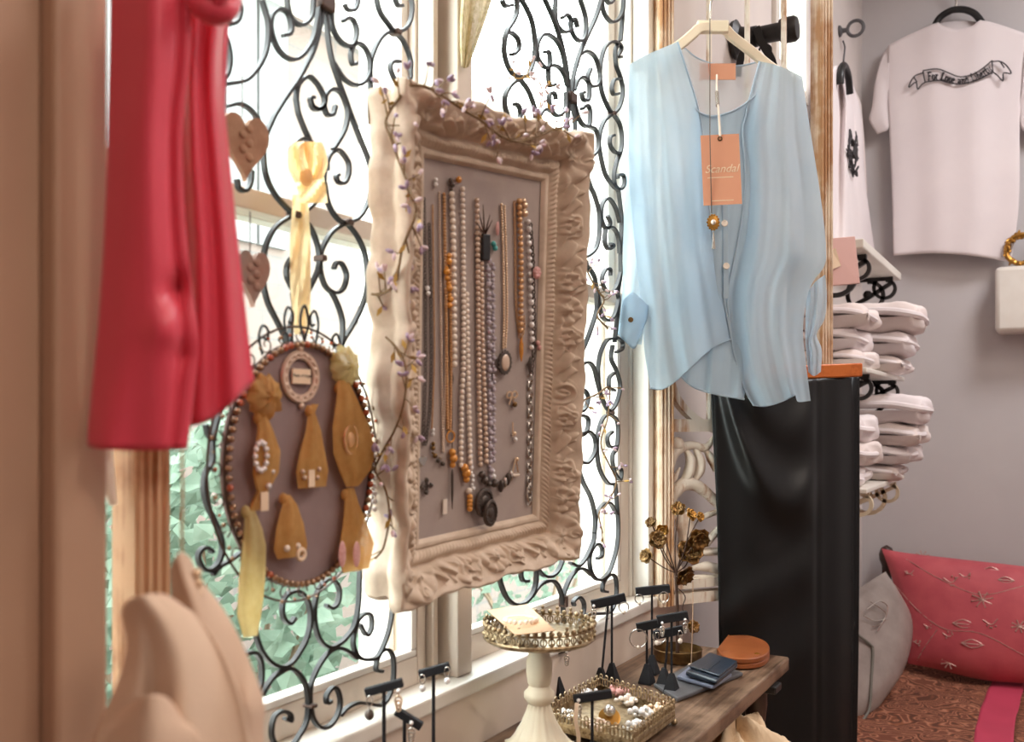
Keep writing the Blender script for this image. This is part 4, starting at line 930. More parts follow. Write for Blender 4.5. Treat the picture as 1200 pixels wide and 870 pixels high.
# earrings pinned on those pouches
def eth(name, label, x, y): return thing(name, label, 'earring', tuple(ox(x, y, .012)), 'earrings on the oval board')
o = eth('hoop_earring', 'sparkling crystal hoop earring pinned on the upper left bundle', 306, 535)
k = MB(); p = ox(306, 535, .013)
for i in range(12): a = 2 * pi * i / 12; k.sphere(p + V((0, .0062 * cos(a), .0112 * sin(a))), .0023, 8, 5)
k.build('crystals', M['crystal'], o); k = MB(); k.torus(p - V((.001, 0, 0)), .0062, .001, (0, 1, 0), (0, 0, 1), 20, 5, 1, 1.8); k.build('hoop', M['gold'], o)
o = eth('drop_earring', 'thin crystal drop earring hanging with a tag below the crystal hoop', 316, 570)
k = MB(); k.tube([ox(318, 552, .011), ox(316, 562, .011), ox(315, 578, .011)], .0006, 5); k.build('wire', M['silver'], o); k = MB(); k.sphere(ox(315, 570, .012), .0025, 9, 6); k.sphere(ox(320, 553, .012), .0018, 9, 6); k.build('crystal', M['crystal'], o)
k = MB(); k.obox(ox(310, 588, .011), (0, .0042, 0), (0, 0, .0075), (.0005, 0, 0)); k.build('tag', M['paper'], o, smooth=False, bevel=.0004)
o = eth('drop_earring', 'small earring with paper tag pinned on the pouch under the plaque', 365, 560)
k = MB()
for x_, y_ in ((355, 553), (357, 560), (374, 550), (372, 560)): k.sphere(ox(x_, y_, .012), .0021, 8, 5)
k.build('crystal', M['pearl_brown'], o); k = MB(); k.obox(ox(365, 561, .012), (0, .0036, 0), (0, 0, .0072), (.0005, 0, 0)); k.build('tag', M['paper'], o, smooth=False)
o = eth('pearl_earring', 'pearl earring with round tag on the smallest pouch of the oval board', 350, 650)
k = MB(); k.sphere(ox(336, 643, .011), .0030, 9, 6); k.sphere(ox(349, 640, .011), .0026, 9, 6); k.build('pearl', M['pearl'], o); k = MB(); k.torus(ox(353, 650, .012), .0042, .0018, (0, 1, 0), (0, 0, 1), 16, 6); k.build('ring', M['paper'], o)
o = eth('leaf_earring', 'pair of pale leaf shaped earrings on the lower right bundle of the oval board', 405, 650)
for x_ in (401, 418): k = MB(); k.sphere(ox(x_, 650, .014), .0055, 12, 8, sc=(.25, .9, 2.1)); k.build('leaf_drop', M['pinkstone'], o)
k = MB()
for y_ in range(525, 600, 9): k.sphere(ox(439, y_, .004), .0026, 8, 5)
o = eth('crystal_strand', 'crystal bead strand hanging off the right rim of the oval board', 439, 600); k.build('bead_strand', M['crystal'], o)
# ribbon that carries the oval board
rb_ = thing('silk_ribbon', 'apricot silk ribbon bow tied to the near grille above the oval board', 'ribbon', tuple(onX(354, 392, .012)))
def band(pts, wds, x=.010, wav=.003):
    rows = []
    ln = resample(crom([V((a, b_, 0)) for a, b_ in pts], 8), 26)
    for j, q in enumerate(ln):
        hw = np.interp(j / 25, np.linspace(0, 1, len(wds)), wds); rows.append([onX(q[0] + hw * (i / 8 * 2 - 1), q[1], x + wav * sin(i * 1.1 + j * .35)) for i in range(9)])
    return MB().grid(rows)
band([(352, 228), (352, 280), (352, 330), (354, 392)], [9, 12, 12, 9]).build('tail', M['ribbon'], rb_)
band([(366, 200), (365, 218), (368, 238)], [12, 17, 16], .018, .004).build('loop', M['ribbon'], rb_)
band([(355, 214), (350, 196), (352, 176), (361, 166), (368, 176), (372, 192), (370, 210)], [9, 12, 13, 14, 13, 12, 8], .024, .005).build('loop', M['ribbon'], rb_)
k = MB(); k.sphere(onX(359, 208, .026), .0065, 12, 8, sc=(.8, 1, 1.2)); k.build('knot', M['ribbon'], rb_)
# tin hearts hanging on the near grille
def tinheart(label, cx, cy, w_, h_, mat, ang=0):
    o = thing('tin_heart', label, 'heart ornament', tuple(onX(cx, cy + h_ / 2, .016)), 'tin hearts on the near grille')
    p = onX(cx, cy, .016); s_ = depth(p) / F; Y_ = V((.2, .97, 0)).normalized(); pts = []
    for i in range(36):
        t = 2 * pi * i / 36; pts.append(p + Y_ * (w_ * .5 * s_ * 1.35 * sin(t) ** 3) + UP * (h_ * .55 * s_ * ((13 * cos(t) - 5 * cos(2 * t) - 2 * cos(3 * t) - cos(4 * t)) / 16)))
    k = MB(); k.prism(pts, (.005, 0, 0)); k.build('heart', M[mat], o, bevel=.0015)
    k = MB(); pp = p + UP * h_ * .4 * s_; k.tube([pp, pp + UP * .02, pp + UP * .034], .0006, 5); k.build('wire', M['iron_brown'], o)
    k = MB()
    for j in range(5): k.sphere(p + V((.005, 0, h_ * s_ * (.22 - .11 * j))) + Y_ * (.003 * (-1) ** j), .0042, 9, 6, sc=(.35, 1, .9))
    k.build('embossing', M[mat], o)
tinheart('rusty brown tin heart on the near grille beside the coral top', 284, 168, 46, 78, 'rust')
tinheart('smaller grey tin heart below the rusty one on the near grille', 293, 322, 32, 66, 'rustgrey')
# scrap of lace curtain between the windows
g = coons([(541, -8), (560, -8), (579, -8)], [(541, 78), (545, 80), (549, 78)], [(541, -8), (539, 40), (541, 78)], [(579, -8), (565, 35), (549, 78)], 12, 20)
b = MB(); b.grid([[onX(x, y, .006 + .004 * sin(i * 1.2)) for i, (x, y) in enumerate(row)] for row in g]); o = b.build('lace_curtain', M['lace'], solid=.0008)
tag(o, 'cream floral lace curtain tip hanging at the post between the windows', 'curtain')
# ================================================================ garments near the window
def cloth(name, mat, top, bot, left, right, tf, parent=None, nu=48, nv=60, solid=.0012, sm=True):
    g = coons(top, bot, left, right, nu, nv, sm); rows = []
    for j in range(nv + 1):
        rows.append([T(g[j, i, 0], g[j, i, 1], tf(i / nu, j / nv, g[j, i, 0], g[j, i, 1])) for i in range(nu + 1)])
    return MB().grid(rows).build(name, mat, parent, solid=solid, sharp=180)
def G(x, c, w): return math.exp(-((x - c) / w) ** 2)

# ---- coral satin top, close to the camera
co = thing('coral_top', 'coral red satin top hanging close by at the near side of the window', 'top', tuple(T(200, 528, .53)))
def t_front(u, v, x, y):
    return .510 - .012 * sin(pi * u) + .0014 * sin(2 * pi * (1.6 * u + .25 * v)) * (.4 + .6 * v) - .004 * G(u, .55 + .1 * v, .16) + .004 * G(u, .86, .05) + .006 * G(x, 203, 14) * G(y, 340, 14) - .005 * G(x, 195, 22) * G(y, 385, 22) + .004 * G(x, 214, 12) * G(y, 415, 12) + .006 * G(x, 212, 10) * G(y, 335, 16) + .003 * sin(9 * u + 3) * max(0, v - .8) * 5
cloth('front_panel', M['coral'], [(126, -40), (175, -40), (224, -40)], [(103, 514), (108, 525), (150, 528), (185, 528), (219, 527)],
      [(126, -40), (130, 0), (127, 150), (124, 250), (118, 350), (112, 420), (106, 480), (103, 514)], [(224, -40), (223, 60), (214, 150), (216, 250), (224, 330), (232, 400), (228, 450), (219, 527)], t_front, co)
def t_side(u, v, x, y):
    return .540 + .012 * u - .010 * sin(pi * u) + 0.0035 * sin(2 * pi * (2.2 * u + .15 * v))
cloth('side_panel', M['coral'], [(210, -40), (240, -40), (276, -40)], [(200, 500), (235, 497), (262, 481), (298, 447)],
      [(210, -40), (206, 150), (212, 330), (200, 500)], [(276, -40), (263, 30), (260, 90), (268, 180), (278, 280), (287, 360), (294, 420), (298, 447)], t_side, co)
cloth('back_panel', M['coral'], [(140, -40), (200, -40), (270, -40)], [(118, 505), (160, 500), (215, 495), (270, 465)],
      [(140, -40), (132, 250), (118, 505)], [(270, -40), (262, 200), (270, 465)], lambda u, v, x, y: .585 + .006 * sin(12 * u), co, 24, 30)
k = MB(); k.tube(crom([T(216, -30, .515), T(226, -4, .510), T(243, 11, .507), (T(260, 12, .510)), T(270, 2, .516), T(276, -30, .525)], 8), [.004, .0055, .0075, .0075, .006, .004], 12); k.tube(crom([T(250, -30, .505), T(256, -8, .503), T(252, 12, .506)], 6), [.003, .006, .004], 10); k.build('twisted_tie', M['coral'], co)

# ---- cream garments on hangers, lower near corner
c1 = thing('cream_jacket', 'cream jacket with rounded shoulder hanging nearest in the lower corner', 'jacket', tuple(T(200, 935, .43)), 'cream garments on the near rail')
def t_j(u, v, x, y): return .430 - .020 * sin(pi * min(1, u * 1.05)) + .006 * G(u, .30 + .12 * v, .08) * min(1, v * 4) - .005 * G(u, .5 + .1 * v, .12) + .002 * sin(14 * u + 4 * v)
cloth('shoulder', M['knit'], [(143, 718), (150, 704), (168, 698), (190, 697), (204, 704)], [(92, 935), (150, 940), (220, 940), (300, 935)],
      [(143, 718), (147, 735), (150, 755), (143, 790), (126, 830), (110, 870), (92, 935)], [(204, 704), (230, 722), (258, 760), (279, 810), (291, 860), (304, 935)], t_j, c1)
cloth('sleeve', M['knit2'], [(146, 832), (165, 818), (188, 815), (205, 828)], [(95, 945), (150, 950), (240, 945)], [(146, 832), (128, 848), (112, 868), (95, 945)], [(205, 828), (222, 850), (234, 870), (240, 945)],
      lambda u, v, x, y: .405 - .02 * sin(pi * u) + .004 * sin(9 * u), c1, 30, 24)
c2 = thing('ivory_blouse', 'ivory blouse on a hanger behind the cream jacket', 'blouse', tuple(T(255, 935, .48)), 'cream garments on the near rail')
cloth('shoulder', M['knit2'], [(200, 668), (210, 648), (222, 655)], [(225, 935), (270, 940), (312, 935)], [(200, 668), (204, 740), (215, 830), (225, 935)],
      [(222, 655), (236, 682), (256, 708), (276, 740), (296, 786), (309, 826), (308, 860), (312, 935)], lambda u, v, x, y: .478 - .022 * sin(pi * u) + .006 * G(u, .3, .08) + .004 * sin(8 * u + 5 * v) - .004 * G(x, 290, 10) * G(y, 830, 25), c2)
k = MB(); k.tube(crom([T(213, 528, .49), T(214, 580, .489), T(213, 640, .487), T(218, 668, .486), T(226, 690, .486)], 6), .0007, 6); k.tube([T(206, 690, .488), T(212, 664, .488), T(232, 690, .488)], .003, 8); k.build('hanger_hook', M['copper'], c2)
k = MB()
for i, (x, y) in enumerate(((231, 672), (233, 684), (233, 696), (232, 708))): k.sphere(T(x, y, .462), .0024, 9, 6)
k.tube([T(231, 666, .463), T(233, 684, .463), (T(232, 712, .463))], .0008, 5); k.build('bead_trim', M['gold'], c2)

# ---- pale blue chiffon blouse
tb = lambda x: 1.50 + (x - 765) / 205 * .11
bl = thing('blue_blouse', 'pale blue chiffon blouse with draped wrap front on an ivory hanger', 'blouse', tuple(T(850, 476, tb(850))))
def fl(amp, n, ph, b=.03, sk=0):
    return lambda u, v, x, y: tb(x) - b * sin(pi * u) * (.35 + .65 * min(1, v * 2.2)) + amp * (.35 + .65 * v) * (sin(2 * pi * (n * u + sk * v) + ph + .8 * sin(3 * v + ph)) + .42 * sin(2 * pi * (n * 1.73 * u - sk * v) + 1.7 * ph + .9 * sin(5 * v)) + .13 * sin(2 * pi * n * 3.3 * u + ph + 4 * v))
cloth('back_panel', M['bluesheer'], [(793, 48), (815, 67), (840, 76), (868, 77), (890, 72)], [(812, 150), (845, 153), (876, 146)], [(793, 48), (806, 100), (812, 150)], [(890, 72), (884, 110), (876, 146)],
      lambda u, v, x, y: tb(x) + .035 - .01 * sin(6 * u), bl, 30, 24, 0)
cloth('camisole', M['bluecami_shaded'], [(812, 126), (822, 133), (838, 136), (863, 128), (888, 110)], [(795, 438), (812, 453), (835, 461), (872, 468)], [(812, 126), (800, 250), (795, 350), (795, 438)], [(888, 110), (890, 200), (886, 320), (872, 468)],
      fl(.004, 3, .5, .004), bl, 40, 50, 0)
cloth('left_front', M['bluesilk'], [(737, 76), (752, 67), (772, 58), (794, 49)], [(762, 455), (776, 456), (792, 446), (810, 430), (828, 413), (842, 404), (857, 398)],
      [(737, 76), (736, 150), (738, 220), (745, 300), (752, 360), (755, 410), (762, 455)], [(794, 49), (806, 86), (820, 135), (827, 190), (833, 260), (842, 320), (851, 366), (857, 398)], fl(.0040, 2.6, .8, .040, .3), bl, 80, 80, 0)
cloth('right_front', M['bluesilk'], [(890, 72), (905, 75), (922, 81), (940, 90)], [(883, 475), (897, 476), (915, 471), (931, 463), (935, 471), (950, 470)],
      [(890, 72), (876, 125), (870, 154), (873, 195), (872, 235), (864, 287), (853, 345), (857, 395), (863, 425), (872, 455), (883, 475)],
      [(940, 90), (946, 130), (954, 180), (963, 240), (968, 290), (966, 312), (953, 330), (945, 352), (941, 390), (945, 430), (950, 470)], fl(.0042, 2.7, 2.4, .036, -.3), bl, 80, 80, 0)
cloth('left_sleeve', M['bluesilk'], [(736, 180), (745, 180), (756, 190)], [(724, 392), (738, 402), (752, 404)], [(736, 180), (731, 250), (730, 300), (729, 345), (724, 392)], [(756, 190), (764, 250), (766, 310), (758, 360), (752, 404)],
      lambda u, v, x, y: tb(x) + .02 + .008 * sin(7 * u + 2 * v), bl, 24, 40, 0)
cloth('left_cuff', M['bluesilk'], [(730, 352), (741, 343), (752, 351), (763, 362)], [(724, 392), (734, 402), (743, 409), (748, 398)], [(730, 352), (727, 372), (724, 392)], [(763, 362), (756, 380), (748, 398)],
      lambda u, v, x, y: tb(x) - .004 - .012 * sin(pi * u), bl, 16, 16, .001)
cloth('right_sleeve', M['bluesilk'], [(944, 345), (956, 330), (967, 322)], [(947, 436), (954, 441), (962, 436)], [(944, 345), (944, 370), (944, 402), (947, 436)], [(967, 322), (969, 350), (966, 375), (957, 392), (963, 410), (962, 436)],
      lambda u, v, x, y: tb(x) + .02 - .015 * sin(pi * u) + .004 * sin(16 * u + 5 * v), bl, 24, 36, 0)
def seam(name, pts, off, r=.0016, mat='bluehem', par=None):
    k = MB(); k.tube([T(q.x, q.y, tb(q.x) + off) for q in crom([V((a, b_, 0)) for a, b_ in pts], 6)], r, 6); return k.build(name, M[mat], par or bl)
seam('neck_binding', [(793, 48), (815, 67), (840, 76), (868, 77), (890, 72)], .032)
seam('camisole_binding', [(812, 126), (822, 133), (838, 136), (863, 128), (888, 110)], -.004)
seam('front_edge', [(794, 49), (806, 86), (820, 135), (827, 190), (833, 260), (842, 320), (851, 366), (857, 398)], -.003)
seam('front_edge', [(890, 72), (876, 125), (870, 154), (873, 195), (872, 235), (864, 287), (853, 345), (857, 395), (863, 425), (872, 455), (883, 475)], -.003)
seam('hem', [(762, 455), (776, 456), (792, 446), (810, 430), (828, 413), (842, 404), (857, 398)], -.004)
seam('camisole_hem', [(795, 438), (812, 453), (835, 461), (872, 468)], .0, .002)
seam('hem', [(883, 475), (897, 476), (915, 471), (931, 463)], -.004)
k = MB(); p = [T(849, 170, tb(849) - .010), T(850, 250, tb(850) - .010), T(851, 350, tb(851) - .010)]; k.strap(crom(p, 6), .008, .001, FW); k.build('placket', M['bluehem'], bl)
for x, y in ((849, 262), (851, 312)):
    k = MB(); k.lathe([(.0052, 0), (.0056, .0012), (.0045, .002), (.001, .0014)], T(x, y, tb(x) - .016), 14, -FW, RT, UP); k.build('button', M['pearl'], bl)
k = MB(); k.lathe([(.004, 0), (.0042, .001), (.001, .0015)], T(739, 375, tb(739) - .019), 12, -FW, RT, UP); k.build('button', M['oldbrass'], bl)
k = MB(); c_ = T(841, 84, tb(841) + .024); k.obox(c_, RT * .030, UP * .0135, FW * .0006); lb = k.build('neck_label', M['tagcard'], bl, smooth=False)
hg = thing('garment_hanger', 'ivory plastic hanger inside the blue blouse', 'hanger', tuple(T(835, 60, tb(835))))
ln = crom([T(x, y, tb(x) + .014) for x, y in ((738, 82), (766, 70), (795, 54), (812, 40), (822, 33), (848, 34), (858, 43), (880, 60), (905, 80), (938, 100))], 6)
k = MB(); k.strap(ln, .016, .010, FW); k.obox(T(835, 32, tb(835) + .014), RT * .026, UP * .010, FW * .006); k.build('hanger_body', M['hanger'], hg, bevel=.002)
k = MB(); k.tube(crom([T(833, 22, tb(833) + .014), T(833, 5, tb(833) + .014), T(838, -15, tb(835) + .018), T(842, -40, tb(835) + .03), T(832, -58, tb(835) + .05), T(818, -48, tb(835) + .06)], 8), .0017, 8); k.build('hook', M['silver'], hg)

# hang tag with raised script
tg = thing('hang_tag', 'apricot card hang tag with script lettering hanging at the blouse neck', 'tag', tuple(T(846, 239, 1.46)))
tc = T(845.2, 199, 1.458); TX = (T(866.5, 198, 1.458) - T(823.5, 200, 1.458)).normalized(); TY = (UP + TX * (-.045)).normalized(); TN = TX.cross(TY).normalized()
if TN.dot(C - tc) < 0: TN = -TN
k = MB(); k.obox(tc, TX * .0298, TY * .0545, TN * .0006); card = k.build('card', M['tagcard'], tg, smooth=False)
lettering('Scandal', .0175, tc + TY * .001 + TN * .001, TX, TY, TN, M['paper'], card, shear=.35)
for i, (a, b_) in enumerate(((-.002, -.012), (.0, -.048))):
    k = MB(); k.obox(tc + TX * a + TY * b_ + TN * .0009, TX * (.02 if i == 0 else .017), TY * .0007, TN * .0002); k.build('print_line', M['paper'], card, smooth=False)
k = MB(); k.torus(tc + TY * .048 + TN * .001, .0030, .0010, TX, TY, 14, 6); k.build('eyelet', M['oldbrass'], tg)
k = MB(); k.tube(crom([T(840, 88, tb(840)), T(840, 105, 1.50), T(842, 130, 1.47), T(844, 160, 1.455)], 6), .0018, 6); k.build('string', M['pearl'], tg); k = MB(); k.tube([T(840, 108, 1.495), T(841, 124, 1.477)], .0032, 8); k.build('clasp', M['silver'], tg)
# pendant necklace over the hanger neck
nk = thing('pendant_necklace', 'thin dark chain with round pearl pendant hanging over the blouse front', 'necklace', tuple(T(836, 292, 1.46)))
k = MB(); k.tube([T(832, 22, tb(832) + .005), T(832, 60, 1.49), T(832, 160, 1.448), T(834, 250, 1.458)], .0008, 5); k.build('chain', M['bronze'], nk)
p = T(835.5, 261, 1.457); k = MB(); k.lathe([(.0085, 0), (.009, .002), (.006, .003), (.001, .003)], p, 20, -FW, RT, UP, sx=1, sy=1.3)
for i in range(14): a = 2 * pi * i / 14; k.sphere(p + RT * .0088 * cos(a) + UP * .0115 * sin(a) - FW * .002, .0018, 7, 5)
k.build('pendant', M['gilt'], nk); k = MB(); k.sphere(p - FW * .0035, .0042, 12, 8); k.build('pearl', M['pearl'], nk)
k = MB(); k.tube([T(836, 272, 1.46), T(836.5, 292, 1.462)], [.0012, .0030], 8); k.build('drop', M['silver'], nk)

# ---- black satin skirt on a wooden clamp hanger
tk = lambda x: 1.622 + (x - 835) / 170 * .10
sk = thing('black_skirt', 'long black satin skirt hanging below the blue blouse', 'skirt', tuple(T(925, 975, tk(925))))
def t_s(u, v, x, y):
    t = tk(x) - .03 * sin(pi * u)
    m_ = 1 / (1 + math.exp(-(x - 848) / 6)) * 1 / (1 + math.exp((x - 955) / 4))
    for cx, y0, kx, wd, am in ((926, 585, .022, 30, .020), (930, 500, .018, 30, .013), (905, 690, -.55, 26, .007), (930, 770, -.6, 34, .005)):
        yy = y0 - kx * (x - cx) ** 2 if kx > 0 else y0 + kx * (x - cx)
        t -= am * m_ * G(y, yy, wd)
    t += .004 * sin(2 * pi * 2.2 * u + 1) + .0055 * G(x, 957, 3.5) + .003 * sin((x - 957) / 50 * 9) * (x > 957)
    return t
cloth('skirt_body', M['satin_black'], [(833, 452), (870, 452), (915, 448), (960, 444), (1007, 441)], [(850, 980), (900, 984), (950, 984), (1003, 980)], [(833, 452), (836, 520), (840, 600), (842, 690), (843, 770), (850, 980)],
      [(1007, 441), (1007, 600), (1006, 750), (1004, 870), (1003, 980)], t_s, sk, 110, 130, .002)
cloth('back_panel', M['satin_black'], [(836, 450), (920, 447), (1004, 441)], [(852, 975), (950, 978), (1001, 975)], [(836, 450), (842, 650), (852, 975)], [(1004, 441), (1004, 700), (1001, 975)], lambda u, v, x, y: tk(x) + .012 * sin(pi * u), sk, 20, 20, .002)
for x0, x1 in ((942, 957),):
    k = MB(); k.strap(crom([T(961, 441, tk(961) - .006), T(960, 460, tk(961) - .01), T(956, 474, tk(961) - .012), T(950, 462, tk(961) - .012)], 6), .004, .001, FW); k.build('hanging_loop', M['satin_black'], sk)
ch = thing('clamp_hanger', 'orange varnished wooden clamp hanger gripping the black skirt top', 'hanger', tuple(T(925, 446, tk(925))))
a0, a1 = T(862, 440, tk(862)), T(1007, 434, tk(1007)); d_ = (a1 - a0).normalized()
k = MB(); k.obox((a0 + a1) / 2 - FW * .012, (a1 - a0) / 2, UP * .0125, FW * .006); k.build('clamp_bar', M['orangewood'], ch, bevel=.003); k = MB(); k.obox((a0 + a1) / 2 + FW * .014, (a1 - a0) / 2, UP * .0125, FW * .006); k.build('clamp_bar', M['orangewood'], ch, bevel=.003)
k = MB(); m_ = (a0 + a1) / 2; k.tube(crom([m_, m_ + UP * .03, m_ + UP * .06 + RT * .004, m_ + UP * .10, m_ + UP * .115 - FW * -.02, m_ + UP * .10 + FW * .03], 6), .0017, 8); k.build('hook', M['silver'], ch)
# ================================================================ narrow table under the window and what stands on it
TZ = .765
fr_ = onZ(925, 770, TZ)
TX1, TY1 = .208, onZ(925, 770, TZ).y
TX1 = onZ(925, 770, TZ).x
tbl = thing('wooden_table', 'narrow walnut plank table under the window', 'table', (TX1 / 2 + .004, .8, 0))
MB().box((.0075, .25, TZ - .022), (TX1, TY1, TZ)).build('tabletop', M['tabletop'], tbl, smooth=False, bevel=.003)
for y_ in (.32, TY1 - .07):
    for x_ in (.03, TX1 - .035):
        k = MB(); k.lathe([(.013, 0), (.016, .02), (.012, .06), (.017, .4), (.013, .66), (.018, .70), (.018, TZ - .022)], (x_, y_, 0), 14); k.build('leg', M['darkwood'], tbl)
k = MB(); p = onZ(884, 800, TZ - .024); k.box((TX1 - .02, p.y - .018, TZ - .034), (TX1 + .006, p.y + .018, TZ - .0225)); k.build('corner_bracket', M['iron'], tbl, smooth=False, bevel=.002)
MB().box((.02, .4, TZ - .07), (.035, TY1 - .1, TZ - .0225)).build('apron', M['darkwood'], tbl, smooth=False)

def stand(x0, y0, x1, y1, bx, by, label, t=None, bh=5.0, small=False):
    """T-bar earring stand; bar from (x0,y0) to (x1,y1), foot at photo point (bx,by) on the table"""
    if by is not None:
        ft = onZ(bx, by, TZ + .0005); t = depth(ft)
    else:
        ft = T(bx, 490, t); ft.z = TZ + .0005
    o = thing('earring_stand', label, 'earring stand', tuple(ft), 'black earring stands on the table')
    a, b_ = T(x0, y0, t), T(x1, y1, t); c = (a + b_) / 2; d_ = (b_ - a); L = d_.length / 2; d_.normalize()
    nn = V((d_.y, -d_.x, 0)).normalized(); up = nn.cross(d_).normalized()
    if up.z < 0: up = -up
    k = MB(); k.obox(c, d_ * L, up * (bh * t / F), nn * .0035); k.build('bar', M['black'], o, bevel=.001)
    top = V((ft.x, ft.y, c.z)) if abs((c - ft).dot(RT)) < .006 else c
    k = MB(); k.tube([V((ft.x, ft.y, TZ + .004)), top + nn * .0], .0018, 8); k.build('stem', M['black'], o)
    k = MB(); bw = .010; k.add([ft + V((i * bw, j * bw, z)) * 1 for z, bw in ((0, .0095), (.003, .0095), (.028, .0028)) for i, j in ((-1, -1), (1, -1), (1, 1), (-1, 1))],
          [(3, 2, 1, 0), (8, 9, 10, 11)] + [(l * 4 + i, l * 4 + (i + 1) % 4, l * 4 + 4 + (i + 1) % 4, l * 4 + 4 + i) for l in (0, 1) for i in range(4)]); k.build('base', M['black'], o, smooth=False)
    return t - .004
EG = 'earrings on the black stands'
def earring(kind, x, y, t, label, s=1.0):
    p = T(x, y, t - .001); px = t / F; o = thing(kind, label, 'earring', tuple(p - UP * .014), EG)
    if kind == 'drop_earring':
        k = MB(); k.torus(p - UP * .004, .004, .0006, RT, UP, 12, 5, .7, 1.2); k.tube([p - UP * .008, p - UP * .012 * s], .0006, 5); k.build('wire', M['silver'], o)
        k = MB(); k.sphere(p - UP * (.012 * s + .0045), .0044 * s, 12, 8, sc=(1, 1, 1.15)); k.build('drop', M['bronze'] if 'dark' in label else (M['pearl'] if 'pearl' in label else M['crystal']), o)
    elif kind == 'hoop_earring':
        k = MB(); k.torus(p - UP * .013 * s, .0125 * s, .0009, RT, UP, 28, 6, 1, 1.05); k.build('hoop', M['silver'], o); k = MB(); k.sphere(p - UP * .026 * s, .003, 10, 6); k.build('bead', M['pearl'], o)
    else:
        k = MB(); k.sphere(p - UP * .003, .0022, 9, 6); k.build('stud', M['crystal'], o); k = MB()
        k.tube([p - UP * .004, p - UP * .010], .0007, 5)
        for i in range(3): k.torus(p - UP * (.012 + i * .0035), .003 - i * .0005, .0009, RT, UP, 12, 5, 1, 1.4)
        k.build('filigree', M['gold'] if 'gold' in label else M['silver'], o)
    return o
t = stand(428, 812, 472, 800, 450, None, 'nearest black earring stand with dark ball earrings, before the near window', .86)
earring('drop_earring', 433, 817, t, 'dark ball drop earring on the near end of the nearest stand'); earring('leaf_earring', 467, 806, t, 'gold leaf earring on the far end of the nearest stand')
t = stand(464, 833, 494, 852, 474, None, 'short black earring stand turned aside between the two near stands', .90)
earring('stud_earring', 482, 844, t, 'stud earring on the short turned aside stand', .8)
t = stand(491, 791, 527, 781, 508, None, 'tall black earring stand with silver ball earrings at the end of the near window', .95)
earring('drop_earring', 495, 792, t, 'silver ball drop earring on the near end of the tall stand by the sill', .7); earring('drop_earring', 524, 783, t, 'silver ball drop earring on the far end of the tall stand by the sill', .7)
t = stand(640, 765, 668, 758, 653, 817, 'black earring stand half hidden behind the cake stand plate')
earring('leaf_earring', 650, 764, t, 'thin silver earring hanging below the cake stand plate, nearer one'); earring('leaf_earring', 664, 762, t, 'thin silver earring hanging below the cake stand plate, farther one')
t = stand(693, 709, 733, 700, 704, 806, 'black earring stand with thin stem in front of the far grille foot')
earring('leaf_earring', 696, 708, t, 'silver filigree earring on the near end of the stand by the far grille foot'); earring('hoop_earring', 731, 706, t, 'small round silver earring on the far end of the stand by the far grille foot', .55)
t = stand(700, 708, 733, 701, 717, 800, 'black earring stand with thick stem directly behind the thin stemmed one')
earring('drop_earring', 712, 712, t, 'crystal drop earring between the two stems by the far grille foot', .8)
t = stand(745, 694, 785, 690, 764, 790, 'tallest black earring stand beside the metal flower stems')
earring('hoop_earring', 749, 697, t, 'slim oval hoop at the near end of the tallest stand', .5); earring('hoop_earring', 778, 694, t, 'slim oval hoop at the far end of the tallest stand', .6)
t = stand(746, 736, 775, 730, 758, 801, 'black earring stand carrying big silver hoops')
earring('hoop_earring', 748, 738, t, 'big silver hoop with pearl on the hoop stand'); earring('hoop_earring', 773, 737, t, 'big silver hoop nearer the flower stems on the hoop stand', .8)
t = stand(770, 727, 806, 721, 787, 813, 'black earring stand with pearl drop earrings in front of the grey tray')
earring('stud_earring', 776, 728, t, 'sparkling stud on the near end of the upper bar before the grey tray'); earring('stud_earring', 803, 724, t, 'sparkling stud on the far end of the upper bar before the grey tray')
t = stand(766, 745, 800, 738, 778, 806, 'lower black earring stand just behind the one before the grey tray')
earring('drop_earring', 770, 742, t, 'pearl drop earring at the near end of the lower bar', .8); earring('drop_earring', 797, 740, t, 'pearl drop earring at the far end of the lower bar', .8)
t = stand(672, 820, 717, 813, 694, None, 'front black earring stand before the filigree tray', 1.03)
o = earring('ribbon_earring', 678, 818, t, 'pale ribbon tag earring at the near end of the front stand')
k = MB(); k.strap(crom([T(676, 824, t - .002), T(675, 845, t - .004), T(678, 865, t - .002), T(675, 885, t)], 6), .0045, .0006, FW); k.build('ribbon_tag', M['paper'], o)

# cake stand
ck = thing('cake_stand', 'cream chipped cake stand with beaded filigree rim', 'cake stand', (0, 0, 0))
cc = T(632, 490, 1.08); cc.z = TZ + .0005; ck.location = cc; WLOC[ck.name] = V(cc)
PZ = 1.15 - (748 - 490) / F * 1.08 - TZ
k = MB(); k.lathe([(.044, 0), (.046, .003), (.044, .006), (.036, .010), (.028, .020), (.020, .034), (.0145, .048), (.0125, .056), (.0145, .058), (.0175, .063), (.0175, .069), (.0135, .073), (.0115, .077), (.0135, .080), (.0150, .092), (.0150, .104), (.0125, .112), (.0125, PZ - .004)], cc, 48, flute=lambda z, a: .05 * cos(16 * a) * (1 if .004 < z < .05 else 0)); k.build('pedestal', M['cream_paint'], ck, sharp=60)
RP = 64 * 1.08 / F
k = MB(); k.lathe([(.02, PZ - .006), (RP * .95, PZ - .003), (RP, PZ), (RP, PZ + .003), (RP * .97, PZ + .004), (RP * .5, PZ + .002), (.002, PZ + .002)], cc, 48); k.build('plate', M['tin'], ck)
k = MB(); n_ = 44
